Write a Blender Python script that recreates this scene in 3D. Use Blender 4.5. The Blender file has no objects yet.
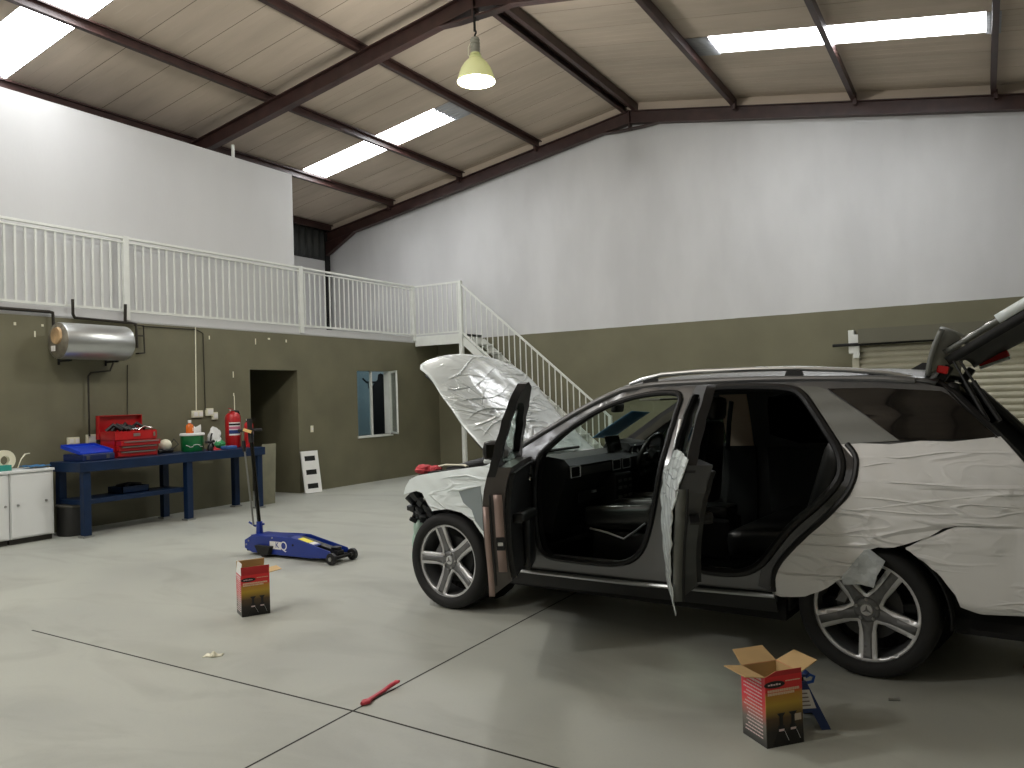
SKY = 20.0; LE = (300, 400, 600); EXPO = -0.42
import bpy, bmesh, math, random
from mathutils import Vector, Matrix
from mathutils.geometry import delaunay_2d_cdt
random.seed(7)
scene = bpy.context.scene
COL = scene.collection
PI = math.pi
R = math.radians

# ------------------------------------------------------------------ materials
def lin(c):
    c /= 255.0
    return c / 12.92 if c <= .04045 else ((c + .055) / 1.055) ** 2.4
def rgb(c, k=1.0):
    return (min(1, lin(c[0]) * k), min(1, lin(c[1]) * k), min(1, lin(c[2]) * k), 1)
def mat(name, c, rough=.6, metal=0., var=0., vs=3., bump=0., bs=40., stretch=(1, 1, 1), coat=0., spec=.5,
        trans=0., emit=0., ec=None, dist=.01):
    m = bpy.data.materials.new(name); m.use_nodes = True
    nt = m.node_tree; N = nt.nodes; L = nt.links
    b = N['Principled BSDF']
    b.inputs['Base Color'].default_value = rgb(c)
    b.inputs['Roughness'].default_value = rough
    b.inputs['Metallic'].default_value = metal
    b.inputs['Specular IOR Level'].default_value = spec
    b.inputs['Coat Weight'].default_value = coat
    b.inputs['Coat Roughness'].default_value = .12
    b.inputs['Transmission Weight'].default_value = trans
    if emit:
        b.inputs['Emission Color'].default_value = rgb(ec or c)
        b.inputs['Emission Strength'].default_value = emit
    if var or bump:
        tc = N.new('ShaderNodeTexCoord'); mp = N.new('ShaderNodeMapping')
        mp.inputs['Scale'].default_value = stretch
        L.new(tc.outputs['Object'], mp.inputs['Vector'])
    if var:
        n = N.new('ShaderNodeTexNoise'); n.inputs['Scale'].default_value = vs; n.inputs['Detail'].default_value = 5
        L.new(mp.outputs[0], n.inputs['Vector'])
        r = N.new('ShaderNodeValToRGB')
        r.color_ramp.elements[0].position = .3; r.color_ramp.elements[1].position = .7
        r.color_ramp.elements[0].color = rgb(c, 1 - var); r.color_ramp.elements[1].color = rgb(c, 1 + var)
        L.new(n.outputs['Fac'], r.inputs[0]); L.new(r.outputs[0], b.inputs['Base Color'])
    if bump:
        n = N.new('ShaderNodeTexNoise'); n.inputs['Scale'].default_value = bs; n.inputs['Detail'].default_value = 4
        L.new(mp.outputs[0], n.inputs['Vector'])
        bp = N.new('ShaderNodeBump'); bp.inputs['Strength'].default_value = bump; bp.inputs['Distance'].default_value = dist
        L.new(n.outputs['Fac'], bp.inputs['Height']); L.new(bp.outputs[0], b.inputs['Normal'])
    return m

def film_mat(name, c, rough=.24):
    """thin glossy protective plastic: smooth, with a few long taut creases"""
    m = mat(name, c, rough, coat=.5, spec=.5)
    nt = m.node_tree; N = nt.nodes; L = nt.links; b = N['Principled BSDF']
    tc = N.new('ShaderNodeTexCoord'); h = None
    def math_(op, x, y):
        n = N.new('ShaderNodeMath'); n.operation = op
        for k, q in enumerate((x, y)):
            if isinstance(q, (int, float)): n.inputs[k].default_value = q
            else: L.new(q, n.inputs[k])
        return n.outputs[0]
    for sc, rot, wid, k in (((.45, .8, 3.2), .10, .035, 1.0), ((.6, 1.0, 2.6), -.35, .02, .7), ((2.2, 2.2, 5), .3, .05, .28)):
        mp = N.new('ShaderNodeMapping'); mp.inputs['Scale'].default_value = sc; mp.inputs['Rotation'].default_value = (0, rot, 0)
        L.new(tc.outputs['Object'], mp.inputs['Vector'])
        n = N.new('ShaderNodeTexNoise'); n.inputs['Scale'].default_value = 1.6; n.inputs['Detail'].default_value = 1.5; n.inputs['Distortion'].default_value = .6
        L.new(mp.outputs[0], n.inputs['Vector'])
        g = N.new('ShaderNodeTexNoise'); g.inputs['Scale'].default_value = 2.2; L.new(tc.outputs['Object'], g.inputs['Vector'])   # creases come and go
        gm = N.new('ShaderNodeMapRange'); gm.inputs[1].default_value = .42; gm.inputs[2].default_value = .58; L.new(g.outputs['Fac'], gm.inputs[0])
        ab = math_('ABSOLUTE', math_('SUBTRACT', n.outputs['Fac'], .5), 0)
        rdg = math_('MAXIMUM', math_('SUBTRACT', 1.0, math_('DIVIDE', ab, wid)), 0.0)
        v = math_('MULTIPLY', math_('MULTIPLY', rdg, gm.outputs[0]), k)
        h = v if h is None else math_('ADD', h, v)
    lo = N.new('ShaderNodeTexNoise'); lo.inputs['Scale'].default_value = 5; lo.inputs['Detail'].default_value = 1; L.new(tc.outputs['Object'], lo.inputs['Vector'])
    h = math_('ADD', h, math_('MULTIPLY', lo.outputs['Fac'], .8))
    bp = N.new('ShaderNodeBump'); bp.inputs['Strength'].default_value = .65; bp.inputs['Distance'].default_value = .018
    L.new(h, bp.inputs['Height']); L.new(bp.outputs[0], b.inputs['Normal'])
    return m

def glass_mat(name, c, alpha):
    m = bpy.data.materials.new(name); m.use_nodes = True
    nt = m.node_tree; N = nt.nodes; L = nt.links
    for n in list(N): N.remove(n)
    o = N.new('ShaderNodeOutputMaterial'); mx = N.new('ShaderNodeMixShader')
    t = N.new('ShaderNodeBsdfTransparent'); t.inputs[0].default_value = rgb(c)
    g = N.new('ShaderNodeBsdfGlossy'); g.inputs['Roughness'].default_value = .03
    f = N.new('ShaderNodeLayerWeight'); f.inputs['Blend'].default_value = .5
    pw = N.new('ShaderNodeMath'); pw.operation = 'POWER'; pw.inputs[1].default_value = 4.5; L.new(f.outputs['Facing'], pw.inputs[0])
    ad = N.new('ShaderNodeMath'); ad.operation = 'MULTIPLY_ADD'; ad.inputs[1].default_value = .5; ad.inputs[2].default_value = alpha
    L.new(pw.outputs[0], ad.inputs[0]); L.new(ad.outputs[0], mx.inputs[0])
    L.new(t.outputs[0], mx.inputs[1]); L.new(g.outputs[0], mx.inputs[2]); L.new(mx.outputs[0], o.inputs[0])
    return m

def ramp_z(name, stops, z0, z1, rough=.5, coat=0.):
    """printed colour bands running up a carton or a painted wall"""
    m = mat(name, (128, 128, 128), rough, coat=coat)
    nt = m.node_tree; N = nt.nodes; L = nt.links; b = N['Principled BSDF']
    tc = N.new('ShaderNodeTexCoord'); sp = N.new('ShaderNodeSeparateXYZ'); L.new(tc.outputs['Object'], sp.inputs[0])
    mr = N.new('ShaderNodeMapRange'); mr.inputs[1].default_value = z0; mr.inputs[2].default_value = z1; L.new(sp.outputs[2], mr.inputs[0])
    r = N.new('ShaderNodeValToRGB'); L.new(mr.outputs[0], r.inputs[0])
    e = r.color_ramp.elements
    e[0].position, e[0].color = stops[0][0], rgb(stops[0][1]); e[1].position, e[1].color = stops[-1][0], rgb(stops[-1][1])
    for p, c in stops[1:-1]:
        x = e.new(p); x.color = rgb(c)
    L.new(r.outputs[0], b.inputs['Base Color'])
    return m

def wall_mat(name, upper, lower, zline):
    """painted wall: olive dado below a hard line, roller-streaked white above"""
    m = mat(name, upper, .75, bump=.12, bs=30)
    nt = m.node_tree; N = nt.nodes; L = nt.links; b = N['Principled BSDF']
    tc = N.new('ShaderNodeTexCoord'); sp = N.new('ShaderNodeSeparateXYZ'); L.new(tc.outputs['Object'], sp.inputs[0])
    outs = []
    for c, st, v in ((lower, (1.2, 1.2, 1.2), .08), (upper, (.9, .9, .35), .085)):
        mp = N.new('ShaderNodeMapping'); mp.inputs['Scale'].default_value = st; L.new(tc.outputs['Object'], mp.inputs['Vector'])
        n = N.new('ShaderNodeTexNoise'); n.inputs['Scale'].default_value = 1.3; n.inputs['Detail'].default_value = 4; L.new(mp.outputs[0], n.inputs['Vector'])
        r = N.new('ShaderNodeValToRGB'); r.color_ramp.elements[0].position = .35; r.color_ramp.elements[1].position = .65
        r.color_ramp.elements[0].color = rgb(c, 1 - v); r.color_ramp.elements[1].color = rgb(c, 1 + v * .5)
        L.new(n.outputs['Fac'], r.inputs[0]); outs.append(r)
    n = N.new('ShaderNodeTexNoise'); n.inputs['Scale'].default_value = 3; L.new(tc.outputs['Object'], n.inputs['Vector'])
    a = N.new('ShaderNodeMath'); a.operation = 'MULTIPLY_ADD'; a.inputs[1].default_value = .012; L.new(n.outputs['Fac'], a.inputs[0]); L.new(sp.outputs[2], a.inputs[2])
    g = N.new('ShaderNodeMath'); g.operation = 'GREATER_THAN'; g.inputs[1].default_value = zline + .015; L.new(a.outputs[0], g.inputs[0])
    mx = N.new('ShaderNodeMixRGB'); L.new(g.outputs[0], mx.inputs[0]); L.new(outs[0].outputs[0], mx.inputs[1]); L.new(outs[1].outputs[0], mx.inputs[2])
    L.new(mx.outputs[0], b.inputs['Base Color'])
    return m

# ------------------------------------------------------------------ mesh builder
class MB:
    def __init__(s): s.bm = bmesh.new()
    def box(s, c, size, rot=(0, 0, 0), bev=0):
        t = bmesh.new()
        bmesh.ops.create_cube(t, size=1, matrix=Matrix.Diagonal((*size, 1)))
        if bev: bmesh.ops.bevel(t, geom=t.edges[:] + t.verts[:], offset=bev, segments=2, affect='EDGES', profile=.6)
        M = Matrix.Translation(c) @ (Matrix.Rotation(rot[2], 4, 'Z') @ Matrix.Rotation(rot[1], 4, 'Y') @ Matrix.Rotation(rot[0], 4, 'X'))
        bmesh.ops.transform(t, matrix=M, verts=t.verts); s._add(t); return s
    def b2(s, x0, x1, y0, y1, z0, z1, bev=0):
        return s.box(((x0 + x1) / 2, (y0 + y1) / 2, (z0 + z1) / 2), (abs(x1 - x0), abs(y1 - y0), abs(z1 - z0)), bev=bev)
    def bar(s, p, q, w, h=None, bev=0):
        p = Vector(p); q = Vector(q); d = q - p; L = d.length
        t = bmesh.new(); bmesh.ops.create_cube(t, size=1, matrix=Matrix.Diagonal((w, h or w, L, 1)))
        if bev: bmesh.ops.bevel(t, geom=t.edges[:], offset=bev, segments=2, affect='EDGES')
        z = d.normalized(); up = Vector((0, 0, 1)) if abs(z.z) < .95 else Vector((0, 1, 0))
        x = up.cross(z).normalized(); y = z.cross(x)
        M = Matrix((x, y, z)).transposed().to_4x4(); M.translation = (p + q) / 2
        bmesh.ops.transform(t, matrix=M, verts=t.verts); s._add(t); return s
    def cyl(s, p, q, r, r2=None, seg=20, caps=True):
        return s.tube([p, q], [r, r if r2 is None else r2], seg, caps=caps)
    def tube(s, pts, r, seg=10, closed=False, caps=True, flat=1.0):
        pts = [Vector(p) for p in pts]; n = len(pts)
        rs = r if isinstance(r, (list, tuple)) else [r] * n
        bm = s.bm; rings = []; px = None
        for i, p in enumerate(pts):
            if closed: d = (pts[(i + 1) % n] - pts[i - 1])
            elif i == 0: d = pts[1] - p
            elif i == n - 1: d = p - pts[-2]
            else: d = (pts[i + 1] - p).normalized() + (p - pts[i - 1]).normalized()
            if d.length < 1e-9: d = Vector((0, 0, 1))
            d.normalize()
            if px is None:
                up = Vector((0, 0, 1)) if abs(d.z) < .9 else Vector((0, 1, 0)); px = up.cross(d).normalized()
            else:
                px = px - d * px.dot(d)
                px = px.normalized() if px.length > 1e-6 else Vector((1, 0, 0))
            py = d.cross(px)
            rings.append([bm.verts.new(p + px * (rs[i] * math.cos(2 * PI * k / seg)) + py * (rs[i] * flat * math.sin(2 * PI * k / seg))) for k in range(seg)])
        m = n if closed else n - 1
        for i in range(m):
            a, b = rings[i], rings[(i + 1) % n]
            for k in range(seg): bm.faces.new((a[k], a[(k + 1) % seg], b[(k + 1) % seg], b[k]))
        if caps and not closed:
            bm.faces.new(rings[0][::-1]); bm.faces.new(rings[-1])
        return s
    def lathe(s, prof, o=(0, 0, 0), axis='z', seg=32, ang=2 * PI):
        bm = s.bm; o = Vector(o); full = ang > 6.28; rings = []
        for k in range(seg if full else seg + 1):
            t = ang * k / seg; c, sn = math.cos(t), math.sin(t); ring = []
            for r, h in prof:
                v = {'z': (r * c, r * sn, h), 'y': (r * c, h, r * sn), 'x': (h, r * c, r * sn)}[axis]
                ring.append(bm.verts.new(o + Vector(v)))
            rings.append(ring)
        K = len(rings)
        for k in range(K if full else K - 1):
            a, b = rings[k], rings[(k + 1) % K]
            for i in range(len(prof) - 1):
                f = [a[i], b[i], b[i + 1], a[i + 1]]
                if prof[i][0] < 1e-6: f = [a[i], b[i + 1], a[i + 1]]
                elif prof[i + 1][0] < 1e-6: f = [a[i], b[i], a[i + 1]]
                try: bm.faces.new(f)
                except ValueError: pass
        return s
    def prism(s, poly, a, b, axis='y'):
        """poly in the plane across axis (x: (y,z), y: (x,z), z: (x,y)) swept from a to b"""
        bm = s.bm
        def P(u, v, h): return {'x': (h, u, v), 'y': (u, h, v), 'z': (u, v, h)}[axis]
        A = [bm.verts.new(P(u, v, a)) for u, v in poly]; B = [bm.verts.new(P(u, v, b)) for u, v in poly]
        n = len(poly)
        bm.faces.new(A); bm.faces.new(B[::-1])
        for i in range(n): bm.faces.new((A[i], B[i], B[(i + 1) % n], A[(i + 1) % n]))
        return s
    def grid(s, fn, nu, nv, close_u=False):
        bm = s.bm
        V = [[bm.verts.new(fn(i / nu, j / nv)) for j in range(nv + 1)] for i in range(nu if close_u else nu + 1)]
        for i in range(nu):
            for j in range(nv):
                a, b = V[i], V[(i + 1) % len(V)]
                bm.faces.new((a[j], b[j], b[j + 1], a[j + 1]))
        return s
    def ball(s, c, r, sub=2, jit=0):
        t = bmesh.new(); bmesh.ops.create_icosphere(t, subdivisions=sub, radius=1)
        r = (r, r, r) if not isinstance(r, (tuple, list)) else r
        for v in t.verts:
            k = 1 + random.uniform(-jit, jit); v.co = Vector((v.co.x * r[0] * k, v.co.y * r[1] * k, v.co.z * r[2] * k)) + Vector(c)
        s._add(t); return s
    def _add(s, t):
        me = bpy.data.meshes.new('tmp'); t.to_mesh(me); t.free(); s.bm.from_mesh(me); bpy.data.meshes.remove(me)
    def shift(s, v): bmesh.ops.translate(s.bm, vec=v, verts=s.bm.verts); return s
    def build(s, name, m, parent=None, smooth=35, solid=0, soff=-1, bevel=0, recalc=True, kind=None, label=None, sub=0):
        if recalc: bmesh.ops.recalc_face_normals(s.bm, faces=s.bm.faces)
        me = bpy.data.meshes.new(name); s.bm.to_mesh(me); s.bm.free()
        if smooth:
            me.shade_smooth(); me.set_sharp_from_angle(angle=R(smooth))
        me.materials.append(m)
        o = bpy.data.objects.new(name, me); COL.objects.link(o)
        if parent: o.parent = parent
        if sub:
            d = o.modifiers.new('s', 'SUBSURF'); d.levels = sub; d.render_levels = sub
        if solid:
            d = o.modifiers.new('t', 'SOLIDIFY'); d.thickness = solid; d.offset = soff
        if bevel:
            d = o.modifiers.new('b', 'BEVEL'); d.width = bevel; d.segments = 2; d.limit_method = 'ANGLE'; d.angle_limit = R(40)
        if kind: o['kind'] = kind
        if label: o['label'] = label
        return o

def empty(name, loc=(0, 0, 0), rz=0, parent=None):
    o = bpy.data.objects.new(name, None); COL.objects.link(o)
    o.location = loc; o.rotation_euler = (0, 0, rz); o.empty_display_size = .1
    if parent: o.parent = parent
    return o
def tag(o, label, cat, group=None):
    o['label'] = label; o['category'] = cat
    if group: o['group'] = group
    return o
def thing(name, label, cat, loc=(0, 0, 0), rz=0, group=None):
    return tag(empty(name, loc, rz), label, cat, group)
def copy(o, parent=None, loc=None):
    c = o.copy(); COL.objects.link(c)
    if parent: c.parent = parent
    if loc is not None: c.location = loc
    return c
def arc(c, r, a0, a1, n, ax='xz', third=0):
    out = []
    for k in range(n + 1):
        t = R(a0 + (a1 - a0) * k / n); u, v = c[0] + r * math.cos(t), c[1] + r * math.sin(t)
        out.append({'xz': (u, third, v), 'xy': (u, v, third), 'yz': (third, u, v)}[ax])
    return out

W_WHITE = (196, 196, 195); W_OLIVE = (107, 104, 82)
m_white = mat('white_wall_paint', W_WHITE, .8, var=.05, vs=.8, stretch=(1, 1, .4), bump=.1, bs=25)
m_olive = mat('olive_wall_paint', W_OLIVE, .62, var=.12, vs=1.6, bump=.12, bs=22)
m_far = wall_mat('two_tone_wall_paint', W_WHITE, W_OLIVE, 2.94)
m_steelred = mat('red_oxide_steel', (56, 36, 32), .45, var=.3, vs=5, bump=.1, bs=20)
m_railwhite = mat('white_rail_paint', (214, 216, 209), .5, var=.05, vs=6)
m_sheet = mat('stained_roof_lining', (180, 166, 149), .75, var=.13, vs=1.3, stretch=(.3, 1.6, 1))
m_black = mat('black_plastic', (20, 20, 21), .45, bump=.05, bs=120)
m_blackgloss = mat('black_gloss', (10, 10, 11), .12, coat=.5)
m_rubber = mat('black_rubber', (24, 24, 24), .75, bump=.1, bs=60)
m_dark = mat('dark_void_paint', (26, 26, 24), .9)
m_steel = mat('brushed_steel', (170, 170, 168), .3, .9, bump=.05, bs=50)
m_chrome = mat('chrome', (220, 220, 220), .12, 1.)
m_blue = mat('bench_blue_paint', (11, 35, 66), .45, var=.15, vs=5, coat=.05, spec=.3)
m_jackblue = mat('jack_blue_paint', (18, 46, 132), .35, coat=.3, var=.08)
m_red = mat('red_enamel', (176, 24, 28), .32, coat=.3, var=.06)
m_cream = mat('cream_plastic', (224, 220, 196), .5)
m_paper = mat('white_paper', (232, 232, 228), .8)
m_card = mat('brown_cardboard', (196, 164, 116), .85, var=.08, vs=6, bump=.05, bs=60)
m_lab = mat('white_label', (230, 228, 224), .6)
m_yellow = mat('yellow_label', (228, 214, 60), .5)

def struct(mb, name, m, **k): return mb.build(name, m, kind='structure', **k)

# ------------------------------------------------------------------ room (metres; x along far wall, y into the hall)
XL, XO, YF, XRT, YB = -10.7, -13.9, 14.9, 2.3, -5.0      # gallery front, outer wall, far wall, right wall, back wall
XR = -5.81                                               # ridge line
SL = .168
def zp(x): return 7.165 - SL * abs(x - XR)               # underside of purlins / top of rafters
SH = .19                                                # sheet height over that

def floor_mat():
    m = mat('painted_concrete_floor', (176, 174, 160), .42, spec=.4)
    nt = m.node_tree; N = nt.nodes; L = nt.links; b = N['Principled BSDF']
    tc = N.new('ShaderNodeTexCoord')
    def noise(sc, st, d=5, dis=0):
        mp = N.new('ShaderNodeMapping'); mp.inputs['Scale'].default_value = st; L.new(tc.outputs['Object'], mp.inputs['Vector'])
        n = N.new('ShaderNodeTexNoise'); n.inputs['Scale'].default_value = sc; n.inputs['Detail'].default_value = d
        n.inputs['Distortion'].default_value = dis; L.new(mp.outputs[0], n.inputs['Vector']); return n
    a = noise(.55, (1, 1, 1), 4, .6); r1 = N.new('ShaderNodeValToRGB')
    r1.color_ramp.elements[0].position = .32; r1.color_ramp.elements[0].color = rgb((164, 166, 158)); r1.color_ramp.elements[1].position = .6; r1.color_ramp.elements[1].color = rgb((176, 178, 168))
    L.new(a.outputs['Fac'], r1.inputs[0])
    c = noise(1.7, (.5, 1, 1), 8, 1.2); r2 = N.new('ShaderNodeValToRGB')
    r2.color_ramp.elements[0].position = .28; r2.color_ramp.elements[0].color = (.72, .70, .69, 1); r2.color_ramp.elements[1].position = .5; r2.color_ramp.elements[1].color = (1, 1, 1, 1)
    L.new(c.outputs['Fac'], r2.inputs[0])
    mx = N.new('ShaderNodeMixRGB'); mx.blend_type = 'MULTIPLY'; mx.inputs[0].default_value = .6
    L.new(r1.outputs[0], mx.inputs[1]); L.new(r2.outputs[0], mx.inputs[2])
    d = noise(70, (1, 1, 1), 2); r3 = N.new('ShaderNodeValToRGB')
    r3.color_ramp.elements[0].position = .2; r3.color_ramp.elements[0].color = (.8, .8, .8, 1); r3.color_ramp.elements[1].position = .45; r3.color_ramp.elements[1].color = (1, 1, 1, 1)
    L.new(d.outputs['Fac'], r3.inputs[0])
    m2 = N.new('ShaderNodeMixRGB'); m2.blend_type = 'MULTIPLY'; m2.inputs[0].default_value = .25
    L.new(mx.outputs[0], m2.inputs[1]); L.new(r3.outputs[0], m2.inputs[2]); L.new(m2.outputs[0], b.inputs['Base Color'])
    rr = N.new('ShaderNodeMapRange'); rr.inputs[3].default_value = .36; rr.inputs[4].default_value = .55
    L.new(a.outputs['Fac'], rr.inputs[0]); L.new(rr.outputs[0], b.inputs['Roughness'])
    bp = N.new('ShaderNodeBump'); bp.inputs['Strength'].default_value = .06; bp.inputs['Distance'].default_value = .01
    L.new(c.outputs['Fac'], bp.inputs['Height']); L.new(bp.outputs[0], b.inputs['Normal'])
    return m
struct(MB().b2(XO - .2, XRT + .2, YB - .2, YF + .2, -.2, 0), 'floor', floor_mat(), smooth=0)
# saw-cut joints in the slab
m_joint = mat('joint_filler', (44, 43, 38), .9, var=.3, vs=20)
def joint(name, pts, w):
    mb = MB()
    for p, q in zip(pts[:-1], pts[1:]): mb.bar((*p, .0006), (*q, .0006), w, .001)
    struct(mb, name, m_joint, smooth=0)
joint('trim_1', [(-6.1, 3.30), (-4.6, 3.24), (-2.885, 3.175), (-1.65, 3.08), (.4, 2.95)], .012)
joint('trim_2', [(-2.86, 1.6), (-2.885, 3.175), (-2.915, 5.1), (-2.93, 6.6)], .011)

def wall_x(mb, x0, x1, y0, y1, z0, z1, holes):
    ys = sorted({y0, y1, *[h[0] for h in holes], *[h[1] for h in holes]}); zs = sorted({z0, z1, *[h[2] for h in holes], *[h[3] for h in holes]})
    for a, b in zip(ys[:-1], ys[1:]):
        for c, d in zip(zs[:-1], zs[1:]):
            if not any(h[0] <= a and b <= h[1] and h[2] <= c and d <= h[3] for h in holes): mb.b2(x0, x1, a, b, c, d)
DOOR = (9.46, 10.55, 0, 2.22); WIN = (12.15, 13.18, .94, 2.235)
mb = MB(); wall_x(mb, XL - .15, XL, YB, YF, 0, 2.87, [DOOR, WIN])
mb.b2(-13.0, XL - .15, 10.55, 10.70, 0, 2.87).b2(-13.0, XL - .15, 9.31, 9.46, 0, 2.87).b2(-13.15, -13.0, 9.31, 10.7, 0, 2.87)   # passage behind the doorway
struct(mb, 'wall_left', m_olive, smooth=0)
struct(MB().b2(XO, XL, YB, YF, 2.87, 3.0).b2(XL, XL + .012, YB, 14.05, 2.885, 3.0), 'slab_gallery', m_white, smooth=0)
# white partition standing on the gallery, and the upper outer wall behind it
struct(MB().b2(XL - .27, XL - .13, YB, 10.67, 3.0, 5.83), 'wall_gallery', m_white, smooth=0)
struct(MB().b2(XO - .15, XO, YB, YF, 0, 5.12), 'wall_outer', m_white, smooth=0)
m_clad = mat('dark_side_cladding', (52, 54, 52), .6)
mb = MB()
def clad(u, v): return (XO - .02 + .012 * math.sin(v * 150), YB + (YF - YB) * u, 5.12 + .86 * v)
mb.grid(lambda u, v: (XO - .03 + .02 * math.sin(u * 2 * PI * 90), YB + (YF - YB) * u, 5.12 + .9 * v), 720, 1)
struct(mb, 'wall_outer_cladding', m_clad, solid=.01, recalc=False)
struct(MB().b2(XO, XO + .05, 14.72, 14.86, 3.0, 5.8), 'column_corner', m_dark, smooth=0)
# gable wall at the far end, and the three walls that close the hall
def gable(y0, y1, x0, x1): return MB().prism([(x0, 0), (x1, 0), (x1, zp(x1) + SH - .02), (XR, zp(XR) + SH - .02), (x0, zp(x0) + SH - .02)], y0, y1, 'y')
struct(gable(YF, YF + .2, XO - .15, XRT), 'wall_far', m_far, smooth=0)
struct(gable(YB - .2, YB, XO - .15, XRT), 'wall_back', m_far, smooth=0)
struct(MB().b2(XRT, XRT + .2, YB - .2, YF + .2, 0, zp(XRT) + SH), 'wall_right', m_far, smooth=0)

# ------------------------------------------------------------------ roof: lining sheets, skylights, purlins, rafters
P = .71
def sheet(mb, y0, y1, x0, x1, amp=None):
    """one sheet, y0..y1 wide, running down the slope from x0 to x1"""
    prof = [(0, .05), (.012, .05), (.013, 0), (.17, 0), (.178, -.0025), (.186, 0), (.347, 0), (.355, -.0025), (.363, 0), (.525, 0), (.533, -.0025), (.541, 0), (P - .013, 0), (P - .012, .05), (P, .05)]
    rows = [[mb.bm.verts.new((x, y0 + d * (y1 - y0) / P, zp(x) + SH + h)) for d, h in prof] for x in (x0, x1)]
    for i in range(len(prof) - 1): mb.bm.faces.new((rows[0][i], rows[1][i], rows[1][i + 1], rows[0][i + 1]))
def skypanel(name, y0, y1, x0, x1, m, dz=.01):
    mb = MB(); n = 70
    mb.grid(lambda u, v: (x0 + (x1 - x0) * v, y0 + (y1 - y0) * u, zp(x0 + (x1 - x0) * v) + SH + dz + .016 * math.sin(u * 2 * PI * 7)), n, 2)
    return struct(mb, name, m, solid=.004, recalc=False)
m_sky = mat('daylit_translucent_sheet', (250, 253, 255), .5, emit=SKY, ec=(250, 252, 255))
mb = MB()
k0 = math.floor((YB - 11.86) / P)
sky_left = {0: (-11.75, -8.45), -9: (-11.8, -8.2), -18: (-11.8, -8.2)}
for k in range(k0, 5):
    y = 11.86 + k * P
    if y > YF + .1: break
    segs = [(XO - .3, XR)]
    if k in sky_left:
        a, b = sky_left[k]; segs = [(XO - .3, a), (b, XR)]
    for a, b in segs: sheet(mb, y, y + P, a, b)
for k in range(k0, 5):
    y = 11.89 + k * P
    if y > YF + .1: break
    segs = [(XR, XRT + .2)]
    if k == 0: segs = [(XR, -3.40), (.19, XRT + .2)]
    for a, b in segs: sheet(mb, y, y + P, a, b)
struct(mb, 'ceiling', m_sheet, smooth=0, solid=.01, recalc=False)
mb = MB()
for x0, x1 in ((XO, XR), (XR, XRT)): mb.prism([(x0, zp(x0) - .02), (x1, zp(x1) - .02), (x1, zp(x1) + SH - .003), (x0, zp(x0) + SH - .003)], 14.82, 14.9, 'y')
struct(mb, 'trim_9', m_sheet, smooth=0)
skypanel('window_2', 11.86, 11.86 + P, -11.75, -8.45, m_sky)
skypanel('window_3', 11.86 - 9 * P, 11.86 - 8 * P, -11.8, -8.2, m_sky)
skypanel('window_4', 11.89, 11.89 + P, -3.40, .19, m_sky)
skypanel('window_added', 11.86 - 18 * P, 11.86 - 17 * P, -11.8, -8.2, m_sky)  # unseen skylight over the near bay, added for soft light from the left
m_seam = mat('dark_sheet_seam', (62, 56, 46), .9)
mb = MB()
for yo, x0, x1 in ((11.86, XO, XR), (11.89, XR, XRT)):
    for k in range(-24, 5):
        y = yo + k * P
        if YB < y < YF - .1: mb.bar((x0, y, zp(x0) + SH - .001), (x1, y, zp(x1) + SH - .001), .013, .006)
struct(mb, 'trim_10', m_seam, smooth=0)
# grey ragged laps where the clear sheets slip under the lining
m_lap = mat('grey_clear_sheet_lap', (158, 160, 164), .4)
for n, (x0, x1, y0) in enumerate(((-8.45, -7.95, 11.86), (-3.75, -3.40, 11.89), (.19, .36, 11.89), (-11.95, -11.75, 11.86))):
    skypanel('trim_%d' % (3 + n), y0, y0 + P, x0, x1, m_lap, -.022)

def ibeam(mb, p, q, h, w, t=.014):
    p = Vector(p); q = Vector(q); dz = Vector((0, 0, h / 2 - t / 2))
    mb.bar(p + dz, q + dz, w, t); mb.bar(p - dz, q - dz, w, t); mb.bar(p, q, t * .8, h)
def cpurlin(mb, x, y0, y1, tilt):
    h, w, t = .15, .065, .012
    z = zp(x) + .078
    mb.b2(x - t / 2, x + t / 2, y0, y1, z - h / 2, z + h / 2)
    s = w * tilt
    for zz in (z - h / 2, z + h / 2 - t): mb.b2(min(x, x + s), max(x, x + s), y0, y1, zz, zz + t)
    mb.b2(x + s - t / 2, x + s + t / 2, y0, y1, z - h / 2, z - h / 2 + .025); mb.b2(x + s - t / 2, x + s + t / 2, y0, y1, z + h / 2 - .025, z + h / 2)
for x, t in ((-13.75, 1), (-11.79, 1), (-9.83, 1), (-7.88, 1), (-5.95, 1), (-5.66, -1), (-3.74, -1), (-1.71, -1), (.32, -1), (2.2, -1)):
    mb = MB(); cpurlin(mb, x, YB, YF - .02, t); struct(mb, 'purlin_beam', m_steelred, smooth=0)
for y in (14.77, 9.2, 3.6, -2.0):
    mb = MB(); H = .25
    for xe in (XO + .05, XRT - .05):
        ibeam(mb, (xe, y, zp(xe) - H / 2), (XR, y, zp(XR) - H / 2), H, .14)
        # haunch where the rafter meets its column
        sx = 1 if xe < XR else -1
        mb.prism([(xe, zp(xe) - H), (xe, zp(xe) - H - .32), (xe + sx * .9, zp(xe + sx * .9) - H)], y - .06, y + .06, 'y')
    # apex gusset
    mb.prism([(XR - .62, zp(XR - .62) - H + .01), (XR + .62, zp(XR + .62) - H + .01), (XR + .28, zp(XR) - H - .12), (XR - .28, zp(XR) - H - .12)], y - .065, y + .065, 'y')
    mb.b2(XR - .012, XR + .012, y - .075, y + .075, zp(XR) - H - .12, zp(XR))
    struct(mb, 'rafter_beam', m_steelred, smooth=0)
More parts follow.
